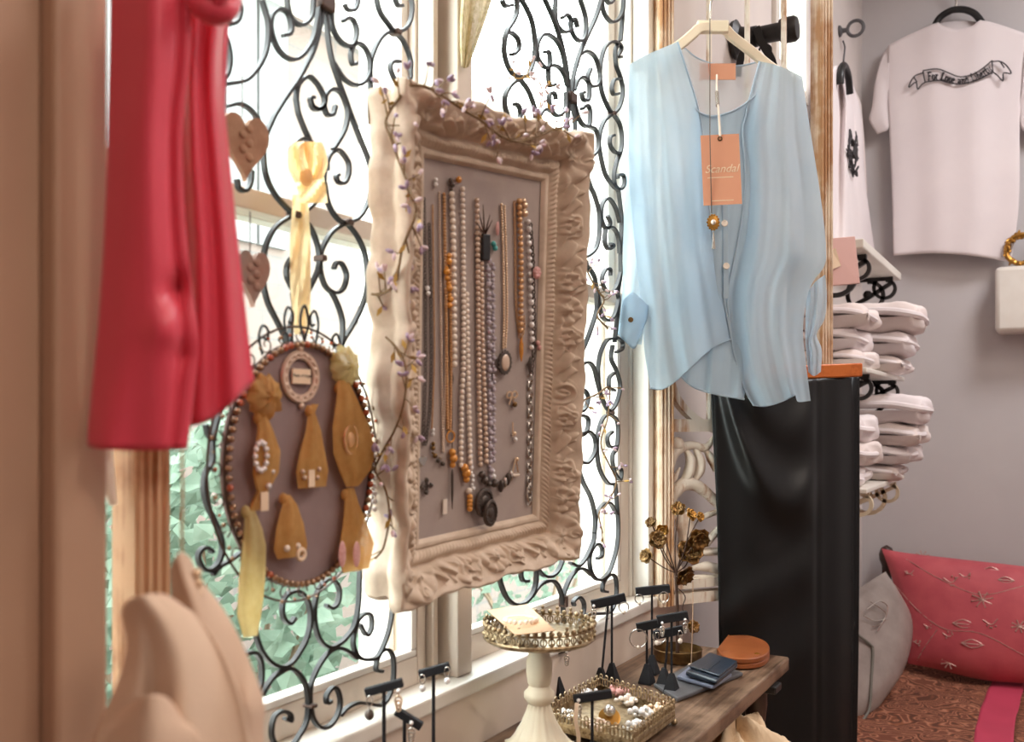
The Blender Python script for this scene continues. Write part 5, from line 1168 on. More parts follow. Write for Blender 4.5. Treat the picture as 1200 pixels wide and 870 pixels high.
for i in range(n_):
    a = 2 * pi * i / n_; d_ = V((cos(a), sin(a), 0)); e_ = V((-sin(a), cos(a), 0)); p = cc + d_ * RP
    k.sphere(p + UP * (PZ + .0175), .0032, 9, 6); k.torus(p + UP * (PZ + .0085), .0042, .0009, e_, UP, 10, 5, .8, 1); k.tube([p + UP * PZ, p + UP * (PZ + .016)], .0008, 5)
    if i % 2 == 0: k.sphere(p + UP * (PZ + .0225), .0022, 7, 5); k.sphere(p + d_ * .001 + UP * (PZ + .006), .0024, 7, 5)
k.tube([cc + V((RP * cos(2 * pi * i / 60), RP * sin(2 * pi * i / 60), PZ + .0145)) for i in range(60)], .0013, 6, closed=True); k.tube([cc + V((RP * cos(2 * pi * i / 60), RP * sin(2 * pi * i / 60), PZ + .002)) for i in range(60)], .0022, 6, closed=True)
k.build('filigree_rim', M['tin'], ck)
cz = TZ + PZ + .026
q = [onZ(571, 716, cz), onZ(618, 709, cz + .002), onZ(651, 740, cz), onZ(604, 745, cz - .004)]
cd = thing('earring_card', 'cream display card lying across the cake stand rim', 'card', tuple(sum(q, V()) / 4)); MB().prism(q, (0, 0, .0007)).build('card', M['card'], cd, smooth=False)
ce = thing('pearl_bracelet', 'small pearl and gold bracelet lying on the cream card', 'bracelet', tuple(onZ(610, 722, cz + .002))); bc = onZ(610, 726, cz + .003)
k = MB(); bd_ = lambda a: bc + RT * (.0175 * cos(a)) + FW * (.017 * sin(a))
for i in range(9): k.sphere(bd_(-pi * .95 + i * pi * .9 / 8), .0027, 9, 6)
k.tube([bd_(-pi * .95 + i * pi * .9 / 8) for i in range(9)], .0007, 5); k.build('pearl_strand', M['pearl'], ce); k = MB(); k.tube([bd_(a) for a in np.linspace(0, pi, 18)], .0009, 5); k.build('gold_wire', M['gold'], ce)

# filigree tray with its jewels
tr = [onZ(632, 852, TZ + .008), onZ(742, 879, TZ + .008), onZ(790, 843, TZ + .008), onZ(703, 812, TZ + .008)]
tc_ = sum(tr, V()) / 4; ty = thing('filigree_tray', 'footed tin tray with pierced filigree edge holding jewellery', 'tray', (tc_.x, tc_.y, TZ))
MB().prism(tr, (0, 0, .003)).build('tray_base', M['tin'], ty, smooth=False)
for i in range(4):
    a, b_ = tr[i], tr[(i + 1) % 4]; n_ = 26; d_ = (b_ - a).normalized(); L = (b_ - a).length; k = MB(); ou = d_.cross(UP)
    k.prism([a, b_, b_ + UP * .011, a + UP * .011], ou * .0012)
    for j in range(n_):
        p = a + d_ * L * (j + .5) / n_
        k.torus(p + UP * (.015 + .0012 * (j % 2)), .0046, .0010, d_, UP, 10, 5, .7, 1.1)
        if j % 2: k.torus(p + UP * .0230, .0028, .0009, d_, UP, 9, 5); 
        k.sphere(p + ou * .0012 + UP * .006, .0014, 6, 4)
    k.build('filigree_side', M['tin'], ty)
for p in tr: k = MB(); k.sphere(V((p.x, p.y, TZ + .0045)), .0045, 10, 6); k.build('foot', M['tin'], ty)
tz = TZ + .0125
def onT(x, y): return onZ(x, y, tz + .004)
JG = 'jewellery lying in the filigree tray'
o = thing('medallion_pendant', 'large gold disc pendant with mirror ball in the filigree tray', 'pendant', tuple(onT(715, 840)), JG); p = onT(714, 842)
k = MB(); k.lathe([(.013, 0), (.0135, .0015), (.011, .002), (.001, .0016)], p, 24, (-FW * .75 + UP * .65).normalized(), RT, (UP * .75 + FW * .65)); k.build('disc', M['gilt'], o); k = MB(); k.sphere(p + UP * .010 - FW * .003, .0075, 16, 10); k.build('mirror_ball', M['silver'], o)
rj = random.Random(5)
for i, (x, y, m_, lb_) in enumerate(((690, 815, 'crystal', 'clear crystal brooch near the far edge of the filigree tray'), (735, 822, 'pearl', 'pearl cluster brooch in the middle of the filigree tray'), (752, 836, 'crystal', 'white crystal brooch toward the front of the filigree tray'), (668, 840, 'silver', 'silver bead brooch at the near corner of the filigree tray'),
                                  (770, 832, 'gold', 'gold bead brooch at the far end of the filigree tray'), (700, 852, 'pearl_brown', 'champagne bead brooch near the front edge of the filigree tray'), (725, 812, 'pinkstone', 'pale rose stone brooch by the back of the filigree tray'), (745, 852, 'crystal', 'small clear crystal brooch nearest the front corner of the filigree tray'))):
    p = onT(x, y); o = thing('brooch', lb_, 'brooch', tuple(p - UP * .004), JG); k = MB()
    for j in range(13): a = j * 2.4; r_ = .0018 * math.sqrt(j) * 2.3; k.sphere(p + V((r_ * cos(a), r_ * sin(a), rj.uniform(-.001, .005))), rj.uniform(.0026, .0046), 8, 5)
    k.build('stones', M[m_], o); k = MB(); k.torus(p - UP * .002, .006, .001, (1, 0, 0), (0, 1, 0), 14, 5); k.build('mount', M['silver'], o)

# metal flower jewellery tree
fb = onZ(794, 773, TZ + .0005); tf_ = depth(fb)
ft = thing('flower_jewellery_tree', 'bronze metal flower tree for jewellery with round brass base', 'jewellery tree', tuple(fb))
k = MB(); k.lathe([(.034, 0), (.038, .001), (.0385, .016), (.0395, .018), (.0375, .019), (.036, .004), (.002, .003)], fb, 36); k.build('base_dish', M['oldbrass'], ft)
jn = T(792, 672, tf_)
k = MB(); k.tube(crom([fb + UP * .003, T(794, 720, tf_), jn], 6), [.0034, .0028, .0024], 8); k.build('trunk', M['iron_brown'], ft)
fl_ = [(763, 613, 7, 'oldbrass', (-.3, 0)), (776, 621, 8, 'gilt', (.2, -.2)), (770, 633, 11, 'oldbrass', (-.2, -.3)), (758, 652, 9, 'oldbrass', (-.5, .2)), (795, 597, 9, 'bronze_leaf', (0, .4)), (809, 604, 8, 'gilt', (.3, .1)), (818, 632, 14, 'bronze_leaf', (.3, 0)), (808, 648, 16, 'bronze_leaf', (.2, -.2)), (801, 674, 13, 'bronze_leaf', (.1, -.4)), (812, 735, 8, 'bronze_leaf', (.4, -.2)), (820, 606, 6, 'gilt', (.5, .1))]
M['bronze_leaf'] = plain('bronze_leaf', (138, 100, 54), .3, .75, nz=(80, (76, 54, 28)), bump=(200, .4, .001))
for i, (x, y, r, m_, tl) in enumerate(fl_):
    p = T(x, y, tf_ + .012 * sin(i * 2.1)); r *= tf_ / F; N_ = (-FW + RT * (tl[0] * 1.6 + .5 * sin(i * 4.1)) + UP * (tl[1] + .25 + .5 * cos(i * 2.7))).normalized(); X_ = N_.cross(UP).normalized(); Y_ = X_.cross(N_).normalized()
    mid = (p + jn) / 2 + RT * (.006 * sin(i * 3)) - UP * .004
    if y < 700: st = crom([jn, mid, p], 6)
    else: st = crom([T(795, 690, tf_), T(803, 700, tf_), T(800, 715, tf_), p], 6)
    s_ = MB(); s_.tube(st, .0010, 6); s_.build('branch', M['iron_brown'], ft)
    f_ = MB()
    for layer in range(2):
        for j in range(5):
            a = 2 * pi * j / 5 + layer * .6 + i; d_ = X_ * cos(a) + Y_ * sin(a); e_ = N_.cross(d_); rr_ = r * (1 - .3 * layer)
            prow = [[p + d_ * rr_ * s2 + e_ * rr_ * .52 * w_ * math.sin(pi * min(1, (s2 * .80 + .08))) ** .8 * (1 + .08 * sin(s2 * 20)) + N_ * (rr_ * (.10 + .28 * layer) + rr_ * .45 * s2 * s2 * (1 if layer else .1) + rr_ * .14 * w_ * w_) for w_ in (-1, -.5, 0, .5, 1)] for s2 in np.linspace(.06, 1, 7)]
            f_.grid(prow)
    f_.sphere(p + N_ * r * .3, r * .17, 8, 6)
    f_.build('flower', M[m_], ft, solid=.0008, sharp=180)
pn = thing('fine_necklace', 'fine gold chain with small charm hanging from the metal flower tree', 'necklace', tuple(T(807, 785, tf_ - .03)), None)
k = MB(); k.tube([T(812, 682, tf_ - .02), T(812, 720, tf_ - .022), T(810, 778, tf_ - .04)], .0007, 5); k.build('chain', M['gold'], pn); k = MB(); k.torus(T(809, 781, tf_ - .04), .0034, .0012, RT, UP, 12, 5); k.build('charm', M['gold'], pn)

# slate tray, wallets, coin purse
q = [onZ(766, 806, TZ + .001), onZ(794, 824, TZ + .001), onZ(871, 793, TZ + .001), onZ(822, 775, TZ + .001)]
sl = MB().prism(q, (0, 0, .006)).build('slate_tray', M['slate'], smooth=False, bevel=.002); tag(sl, 'flat dark grey rectangular tray at the far end of the table', 'tray')
q = [onZ(793, 797, TZ + .008), onZ(836, 809, TZ + .008), onZ(858, 794, TZ + .008), onZ(815, 780, TZ + .008)]
gw = thing('card_wallet', 'blue grey leather card wallet under the dark navy wallet', 'wallet', tuple(sum(q, V()) / 4), 'wallets on the slate tray'); MB().prism(q, (0, 0, .006)).build('wallet_body', M['greyleather'], gw, bevel=.002)
q = [onZ(803, 793, TZ + .016), onZ(840, 804, TZ + .016), onZ(865, 783, TZ + .016), onZ(832, 773, TZ + .016)]
nw_ = thing('leather_wallet', 'shiny dark navy leather wallet on the slate tray', 'wallet', tuple(sum(q, V()) / 4), 'wallets on the slate tray')
MB().prism(q, (0, 0, .008)).build('wallet_body', M['navy'], nw_, bevel=.003); u_ = [q[0].lerp(q[3], .15) + UP * .0085, q[1].lerp(q[2], .12) + UP * .0085, q[1].lerp(q[2], .97) + UP * .0085, q[0].lerp(q[3], .97) + UP * .0085]
MB().prism(u_, (0, 0, .003)).build('flap', M['navy'], nw_, bevel=.0012); pm_ = (u_[0] + u_[1]) / 2; k = MB(); k.obox(pm_ + UP * .0036 + (u_[3] - u_[0]) * .35, (u_[1] - u_[0]) * .10, (u_[3] - u_[0]) * .32, UP * .0008); k.build('strap', M['navy'], nw_, bevel=.0005)
cp = thing('coin_purse', 'tan leather half round coin purse at the table end', 'purse', tuple(onZ(872, 775, TZ + .0005)))
pc_ = onZ(848, 771, TZ + .001); e1 = (onZ(902, 772, TZ) - onZ(840, 776, TZ)); A = onZ(840, 776, TZ + .001); Bq = onZ(902, 772, TZ + .001); Cq = onZ(880, 757, TZ + .001)
ctr = onZ(874, 768, TZ + .001)
def dsh(z, s_):
    pts = []
    for x, y in ((853.5, 757), (852.5, 757), (841, 772), (841, 773.5), (846, 780), (862, 785), (882, 785), (896, 781), (902, 773), (897, 764), (880, 757.5), (866, 756.5)): pts.append(ctr + (onZ(x, y, TZ + .001) - ctr) * s_)
    return [p_ + UP * z for p_ in crom(pts, 5, True)]
MB().grid([dsh(.0, .96), dsh(.002, 1.0), dsh(.008, 1.0), dsh(.0095, .97), dsh(.0095, .01)], closeu=True).build('purse_body', M['tanleather'], cp)
MB().grid([dsh(.0096, .94), dsh(.0105, 1.0), dsh(.016, 1.0), dsh(.0175, .97), dsh(.018, .5), dsh(.018, .01)], closeu=True).build('flap', M['tanleather'], cp)
k = MB(); k.lathe([(.0042, 0), (.004, .0015), (.001, .0025)], onZ(887, 767, TZ + .018) + UP * .0005, 14); k.build('snap', M['gilt'], cp)

# cream cloth heaped under the table end
hp = onZ(862, 905, .62)
bs = MB().box((hp.x - .13, hp.y - .16, .0), (hp.x + .10, hp.y + .20, .578)).build('storage_stool', M['darkwood'], smooth=False, bevel=.01); tag(bs, 'dark low stool under the table end carrying the crumpled cream cloth', 'stool')
ht = thing('crumpled_cloth', 'crumpled cream cloth heaped on the dark stool under the table end', 'cloth', (hp.x, hp.y, .58))
k = MB(); rows = []
for j in range(22):
    v = j / 21; row = []
    for i in range(64):
        a = 2 * pi * i / 64; r_ = .125 * (1 - v ** 1.6) + .002; wv = 1 + .10 * sin(3 * a + 5 * v) + .07 * sin(7 * a - 9 * v) + .04 * sin(13 * a + 4 * v)
        row.append(V((hp.x + r_ * wv * cos(a), hp.y + r_ * 1.2 * wv * sin(a), .582 + .115 * v ** .7 * (1 + .12 * sin(4 * a + 2)) + .010 * sin(9 * a + 12 * v) * (v > .1) * (v < .95))))
    rows.append(row)
k.grid(rows, closeu=True); k.build('fabric', M['straw'], ht, sharp=180)
# ================================================================ far corner
# black rod standing out from the wall
rp = T(880, 44, 1.98); ry, rz = rp.y, rp.z
x1 = onY(922, 36, ry).x
rd = thing('black_rod', 'black rod with round end standing out from the wall behind the shutter', 'rod', (.1, ry, rz))
k = MB(); k.tube([V((.003, ry, rz)), V((x1, ry, rz))], .0185, 16); k.build('rod', M['iron'], rd)
k = MB(); k.lathe([(.0245, -.012), (.026, -.006), (.026, .016), (.022, .022), (.001, .024)], (x1, ry, rz), 20, (1, 0, 0), (0, 1, 0), (0, 0, 1)); k.build('end_cap', M['iron'], rd)
k = MB(); k.lathe([(.04, .0), (.042, .008), (.026, .016), (.022, .03)], (.004, ry, rz), 20, (1, 0, 0), (0, 1, 0), (0, 0, 1)); k.build('wall_plate', M['iron'], rd)
k = MB(); k.torus((x1 - .045, ry, rz - .034), .013, .0022, (1, 0, 0), (0, 0, 1), 18, 6); k.build('ring', M['iron'], rd)
tie = thing('black_strap', 'black fabric straps tied over the black rod', 'strap', tuple(onY(888, 80, ry)))
for pts in (((877, 34), (875, 52), (868, 70), (864, 90)), ((886, 32), (893, 50), (904, 70), (909, 90))):
    k = MB(); k.strap(crom([onY(x, y, ry - .024) for x, y in pts], 6), .016, .0015, (0, 1, 0)); k.build('strap_tail', M['satin_black'], tie)
a_ = onY(881, 40, ry)
k = MB(); k.grid([[V((a_.x + dx, ry - .0205 * cos(q) , rz + .0205 * sin(q))) for q in np.linspace(0, 2 * pi, 22)] for dx in (-.012, -.004, .004, .012)]); k.build('knot', M['satin_black'], tie, solid=.002)

# eye hook on the wall
hp_ = onX(983, 37, .0); eh = thing('eye_hook', 'grey metal eye hook on the white wall above the printed shirt', 'hook', (.0, hp_.y, hp_.z - .03))
k = MB(); k.lathe([(.018, 0.001), (.017, .006), (.008, .012), (.006, .03)], (0, hp_.y, hp_.z), 16, (1, 0, 0), (0, 1, 0), (0, 0, 1)); k.build('plate', M['slate'], eh)
k = MB(); k.torus((.05, hp_.y, hp_.z), .024, .0055, (1, 0, 0), (0, 0, 1), 24, 8); k.build('eye', M['slate'], eh)

def hanger_arc(par, pts, plane, r, name='hanger_arm', mat='blackplastic'):
    k = MB(); k.tube(crom([plane(x, y) for x, y in pts], 8), r, 10); return k.build(name, M[mat], par)
# shirt hanging on the window wall, seen from the side
s1 = thing('printed_shirt', 'white long shirt with small black emblem hanging on the wall by the corner', 'shirt', tuple(onX(995, 309, .06)))
XS = .065
def clothX(name, mat, top, bot, left, right, X, f, par, nu=30, nv=40):
    g = coons(top, bot, left, right, nu, nv); return MB().grid([[onX(g[j, i, 0], g[j, i, 1], X + f(i / nu, j / nv)) for i in range(nu + 1)] for j in range(nv + 1)]).build(name, mat, par, solid=.002, sharp=180)
clothX('front', M['tee'], [(966, 96), (974, 84), (982, 77), (987, 92), (992, 113), (996, 92), (1001, 104)], [(967, 280), (985, 287), (1005, 298), (1027, 309)], [(966, 96), (967, 180), (967, 280)], [(1001, 104), (1008, 130), (1011, 165), (1013, 205), (1020, 260), (1027, 309)], XS, lambda u, v: .018 * sin(pi * u) + .007 * sin(2 * pi * 2.4 * u + 2 * v), s1)
clothX('sleeve', M['tee_warm'], [(1001, 106), (1005, 112), (1009, 122)], [(1008, 228), (1012, 229), (1016, 226)], [(1001, 106), (1006, 170), (1008, 228)], [(1009, 122), (1013, 170), (1016, 226)], XS - .02, lambda u, v: .012 * sin(pi * u), s1, 10, 20)
clothX('back', M['tee'], [(966, 94), (980, 76), (1001, 104)], [(967, 281), (1000, 294), (1026, 308)], [(966, 94), (967, 281)], [(1001, 104), (1012, 200), (1026, 308)], XS - .035, lambda u, v: 0, s1, 12, 12)
k = MB(); re = random.Random(2); ec = onX(999, 180, XS + .03)
for i in range(44):
    a, b_ = re.uniform(993.5, 1004.5), re.uniform(161, 200)
    p = onX(a, b_, XS + .026 + .004 * sin(a)); k.tube(crom([p, p + V((.001, re.uniform(-.03, .03), re.uniform(-.02, .02))), p + V((0, re.uniform(-.035, .035), re.uniform(-.025, .025)))], 4), re.uniform(.0015, .004), 5)
k.torus(ec, .05, .003, (0, 1, 0), (0, 0, 1), 20, 5, 1, .8); em = k.build('emblem_print', M['ink'], s1)
hanger_arc(s1, [(985, 98), (985, 88), (987, 78), (990, 78), (994, 90), (996, 110)], lambda x, y: onX(x, y, XS + .02), .010)
hanger_arc(s1, [(988, 78), (989, 66), (990, 55), (988, 48)], lambda x, y: onX(x, y, XS), .0025, 'hanger_hook', 'slate')

# big white shirt on the grey wall
YS = YB - .05
s2 = thing('banner_shirt', 'white short sleeved shirt with black lettered banner hanging on the grey wall', 'shirt', tuple(onY(1115, 308, YS)))
def clothY(name, mat, top, bot, left, right, Y, f, par, nu=40, nv=50, solid=.002, sm=True):
    g = coons(top, bot, left, right, nu, nv, sm); return MB().grid([[onY(g[j, i, 0], g[j, i, 1], Y - f(i / nu, j / nv)) for i in range(nu + 1)] for j in range(nv + 1)]).build(name, mat, par, solid=solid, sharp=180)
sf = lambda u, v: .02 * sin(pi * u) + .004 * sin(2 * pi * 1.6 * u + 2.5 * v) * v + .003 * sin(2 * pi * 3.1 * u + 1)
clothY('body', M['tee'], [(1041, 53), (1060, 43), (1080, 34), (1098, 27), (1104, 31), (1122, 34), (1140, 30), (1150, 24), (1175, 30), (1203, 40)], [(1047, 300), (1090, 297), (1130, 299), (1160, 303), (1185, 308)],
       [(1041, 53), (1040, 90), (1041, 125), (1045, 220), (1047, 300)], [(1203, 40), (1199, 90), (1195, 140), (1194, 239), (1185, 308)], YS, sf, s2, 60, 60)
clothY('back', M['tee'], [(1043, 54), (1098, 28), (1150, 26), (1201, 42)], [(1049, 298), (1120, 296), (1183, 305)], [(1043, 54), (1043, 150), (1049, 298)], [(1201, 42), (1193, 150), (1183, 305)], YS, lambda u, v: -.02, s2, 12, 12)
clothY('sleeve', M['tee'], [(1022, 128), (1026, 95), (1034, 66), (1042, 53)], [(1028, 157), (1034, 155), (1041, 150), (1041, 126)], [(1022, 128), (1019, 141), (1028, 157)], [(1042, 53), (1042, 90), (1041, 126)], YS, lambda u, v: .012 * sin(pi * v) + .006 * sin(5 * u), s2, 20, 20)
clothY('sleeve', M['tee'], [(1202, 40), (1212, 52), (1222, 90), (1228, 128)], [(1195, 126), (1197, 150), (1206, 156), (1218, 158)], [(1202, 40), (1199, 90), (1195, 126)], [(1228, 128), (1226, 145), (1218, 158)], YS, lambda u, v: .012 * sin(pi * v), s2, 20, 20)
k = MB(); k.tube(crom([onY(x, y, YS - .012) for x, y in ((1098, 28), (1106, 33), (1122, 36), (1140, 32), (1150, 25))], 6), .006, 8); k.build('collar', M['tee_warm'], s2)
hanger_arc(s2, [(1096, 29), (1102, 20), (1113, 13), (1122, 11), (1133, 12), (1143, 17), (1151, 27)], lambda x, y: onY(x, y, YS - .002), .011)
hanger_arc(s2, [(1120, 10), (1121, 2), (1117, -6), (1110, -12)], lambda x, y: onY(x, y, YS + .012), .004, 'hanger_hook', 'silver')
bf = lambda x, y: onY(x, y, YS - .0275)
def cx8(x, y): return (x / 2.719 + 940, y / 2.719)
bn = MB()
for pts in (((385, 225), (430, 220), (465, 232), (500, 245), (535, 240), (570, 222), (605, 193)), ((392, 262), (435, 256), (465, 263), (500, 268), (535, 262), (570, 250), (608, 229)), ((385, 225), (388, 244), (392, 262)), ((605, 193), (606, 210), (608, 229)),
            ((385, 232), (362, 240), (348, 256), (340, 278), (362, 262), (368, 284), (380, 270), (392, 262)), ((355, 245), (366, 262)), ((606, 196), (630, 196), (650, 208), (666, 234), (642, 233), (640, 258), (622, 240), (608, 230)), ((632, 198), (644, 216))):
    bn.tube([bf(*cx8(p.x, p.y)) for p in crom([V((a, b_, 0)) for a, b_ in pts], 5)] if len(pts) > 2 else [bf(*cx8(*q)) for q in pts], .0022, 5)
bn.build('banner_print', M['ink'], s2)
# blackletter lettering drawn with a slanted pen: strokes on a unit grid (x, y up, x-height .62)
GL = {'F': (.62, [[(.1, .95), (.55, 1), (.62, .88)], [(.2, .98), (.2, .1), (.05, 0)], [(.2, .55), (.5, .55)]]), 'L': (.62, [[(.35, 1), (.18, .9), (.2, .12), (.05, .02)], [(.08, .05), (.35, .1), (.58, .0), (.6, .12)]]),
      'o': (.5, [[(.25, .62), (.08, .5), (.08, .1), (.25, 0), (.42, .12), (.42, .52), (.25, .62)]]), 'r': (.42, [[(.05, .52), (.15, .62), (.15, .05), (.25, 0)], [(.15, .5), (.3, .62), (.4, .52)]]),
      'v': (.5, [[(.05, .55), (.14, .62), (.14, .14), (.26, 0)], [(.3, .62), (.42, .5), (.42, .14), (.26, 0)]]), 'e': (.45, [[(.4, .1), (.25, 0), (.08, .12), (.08, .5), (.25, .62), (.38, .48), (.1, .3)]]),
      'a': (.5, [[(.08, .55), (.25, .62), (.38, .52), (.38, .08), (.48, 0)], [(.38, .35), (.15, .3), (.08, .1), (.2, 0), (.38, .12)]]), 'n': (.55, [[(.05, .55), (.14, .62), (.14, .05), (.22, 0)], [(.14, .5), (.32, .62), (.42, .5), (.42, .05), (.5, 0)]]),
      'd': (.5, [[(.1, .98), (.42, .5), (.42, .1), (.25, 0), (.08, .12), (.08, .48), (.25, .6), (.4, .5)]]), 'i': (.26, [[(.03, .55), (.12, .62), (.12, .05), (.2, 0)], [(.1, .8), (.16, .86)]]), 'b': (.5, [[(.05, .95), (.1, 1), (.1, .1), (.25, 0), (.42, .12), (.42, .5), (.25, .62), (.1, .5)]]),
      't': (.36, [[(.14, .9), (.14, .08), (.25, 0), (.34, .08)], [(.02, .62), (.32, .62)]]), 'y': (.5, [[(.05, .55), (.14, .62), (.14, .14), (.26, .02)], [(.42, .62), (.42, .0), (.25, -.25), (.08, -.2)]]), ' ': (.34, [])}
mid = resample(crom([V(cx8(a, b_) + (0,)) for a, b_ in ((396, 246), (435, 243), (465, 250), (500, 258), (535, 252), (570, 237), (602, 215))], 8), 200)
msg = 'For Love and Liberty'; tot = sum(GL[c][0] for c in msg); seg = np.r_[0, np.cumsum(np.linalg.norm(np.diff(mid, axis=0), axis=1))]; sc_ = (seg[-1] - 2) / tot; adv = 1.0; lt = MB()
for c in msg:
    wd_, strokes = GL[c]; s0 = adv + wd_ * sc_ / 2
    x0 = np.interp(s0, seg, mid[:, 0]); y0 = np.interp(s0, seg, mid[:, 1]); xa = np.interp(s0 + 2, seg, mid[:, 0]); ya = np.interp(s0 + 2, seg, mid[:, 1]); an = math.atan2(ya - y0, xa - x0)
    for st in strokes:
        ps = []
        for gx, gy in st:
            dx = (gx - wd_ / 2) * sc_; dy = -(gy - .42) * sc_ * 1.12; ps.append((x0 + dx * cos(an) - dy * sin(an), y0 + dx * sin(an) + dy * cos(an)))
        for (ax, ay), (bx_, by_) in zip(ps, ps[1:]):
            n1 = .10 * sc_; qd = [bf(ax - n1, ay - n1), bf(ax + n1, ay + n1), bf(bx_ + n1, by_ + n1), bf(bx_ - n1, by_ - n1)]
            lt.add(qd, [(0, 1, 2, 3)])
            lt.tube([bf(ax, ay), bf(bx_, by_)], .0015, 5)
    adv += wd_ * sc_
lt.build('banner_lettering', M['ink'], s2, smooth=False)

# shelves with scroll brackets on the window wall
def shelf(label, z, y0, y1, xd, bmat, th=.022):
    o = thing('wall_shelf', label, 'shelf', (.05, (y0 + y1) / 2, z - th), 'white shelves on the window wall')
    MB().box((.001, y0, z - th), (xd, y1, z)).build('board', M['white'], o, smooth=False, bevel=.003)
    for yy in (y0 + .10, y1 - .09):
        k = MB(); zt = z - th - .005; ax = (0, 1, 0)
        k.strap([V((.004, yy, zt)), V((xd - .01, yy, zt))], .010, .014, ax); k.strap([V((.008, yy, zt)), V((.008, yy, zt - .17))], .010, .014, ax)
        sp = lambda cx, cz, r, a0, n: [V((cx + r * (1 - .11 * q) * cos(a0 + q), yy, cz + r * (1 - .11 * q) * sin(a0 + q))) for q in np.linspace(0, n, 26)]
        k.strap(sp(xd * .62, zt - .042, .036, pi / 2, -6), .011, .012, ax); k.strap(sp(.045, zt - .11, .036, pi, 6), .011, .012, ax); k.strap(sp(xd * .86, zt - .026, .021, pi / 2, -5.5), .009, .012, ax)
        k.strap(crom([V((.01, yy, zt - .16)), V((.06, yy, zt - .14)), V((.08, yy, zt - .08)), V((.13, yy, zt - .05)), V((xd * .95, yy, zt - .01))], 6), .011, .012, ax); k.sphere((xd * .62, yy, zt - .042), .013, 10, 6); k.build('scroll_bracket', M[bmat], o)
    return o
shelf('white wall shelf, highest of three, with black scroll brackets', 1.572, 2.32, 2.93, .205, 'iron')
shelf('white wall shelf, middle of three, carrying the upper folded shirts', 1.268, 2.30, 2.92, .215, 'iron', .012)
shelf('white wall shelf, lowest of three, with cream scroll brackets', .985, 2.30, 2.92, .215, 'cream_paint', .012)
def folded(label, cx, y0, y1, xn, z, th, seed, grp):
    """folded shirt: rolled nose at X = xn, lying on z"""
    rr = random.Random(seed); o = thing('folded_shirt', label, 'folded shirt', (xn / 2, (y0 + y1) / 2, z), grp)
    rows = []; n = 40; ph = rr.uniform(0, 6)
    for j in range(25):
        v = j / 24; y = y0 + (y1 - y0) * v; e = (1 - abs(2 * v - 1) ** 10) ** .5 if 0 < v < 1 else .1
        w_ = 1 + .05 * sin(5 * v + ph); row = []
        for i in range(n):
            a = 2 * pi * (i + .5) / n; cx_, sz = cos(a), sin(a); r_ = th * .5; L2 = (xn - .015) / 2; px_ = max(-1, min(1, cx_ * 1.25))
            x = .015 + L2 + (L2 - r_) * px_ + r_ * cx_ * (.9 + .1 * e); pz_ = (1 if sz > 0 else -1) * min(1, abs(sz) * 1.35) ** .6
            zz = z + th * .5 + th * .52 * pz_ * e * w_ - .012 * max(0, (x / xn - .75)) / .25 * (.6 + .6 * sin(3 * v + ph)) * (sz > 0)
            x += .008 * sin(6 * v + ph) * (px_ > 0) + .004 * sin(15 * v + 3 * pz_ + ph) * (px_ > .3); zz += (.0022 * sin(60 * x + 6 * v + ph) + .0018 * sin(90 * x - 11 * v)) * e
            row.append(V((x, y + .008 * sin(4 * px_ + ph) + .004 * pz_, zz)))
        rows.append(row)
    MB().grid(rows, closeu=True).build('fabric', M['tee_warm'] if seed % 2 else M['tee'], o, sharp=180)
    k = MB(); zc = z + th * .5
    k.tube(crom([V((xn * .3, y0 - .001, zc + th * .1)), V((xn * .7, y0 - .003, zc + th * .16)), V((xn * .97, y0 + .01, zc)), V((xn * 1.005, (y0 + y1) / 2, zc - th * .05)), V((xn * .97, y1 - .01, zc))], 6), th * .13, 8); k.build('fold_edge', M['tee'], o)
def pile(zb, specs, y0, y1, grp, txt, s0):
    z = zb
    nms = ['lowest', 'second from the bottom', 'third from the bottom', 'fourth from the bottom', 'fifth from the bottom', 'topmost']
    for i, (th, xn) in enumerate(specs):
        nm = 'topmost' if i == len(specs) - 1 else nms[i]
        folded('white folded shirt, %s of the %s' % (nm, txt), 0, y0, y1, xn, z, th, s0 + i, grp); z += th * .985
pile(1.269, [(.046, .20), (.055, .185), (.058, .205)], 2.33, 2.54, 'folded shirts on the middle shelf', 'near pile on the middle shelf', 11)
pile(1.269, [(.048, .245), (.062, .265), (.078, .288)], 2.60, 2.86, 'folded shirts on the middle shelf', 'far pile on the middle shelf', 21)
pile(.986, [(.050, .19), (.056, .21), (.066, .20)], 2.33, 2.54, 'folded shirts on the lowest shelf', 'near pile on the lowest shelf', 32)
pile(.986, [(.044, .235), (.050, .265), (.058, .285), (.075, .30)], 2.60, 2.86, 'folded shirts on the lowest shelf', 'far pile on the lowest shelf', 43)
pk = thing('pink_card', 'dusty pink card hung at the near end of the highest shelf', 'card', tuple(T(986, 335, 2.12))); q = [T(966, 280, 2.12), T(1002, 277, 2.14), T(1008, 332, 2.14), T(964, 336, 2.12)]
MB().prism(q, FW * .012).build('card', M['pinkcard'], pk, smooth=False, bevel=.001); MB().prism([p - FW * .002 for p in (T(974, 293, 2.125), T(979, 291, 2.125), T(985, 312, 2.127), T(972, 317, 2.122))], FW * .0015).build('price_tag', M['paper'], pk, smooth=False)

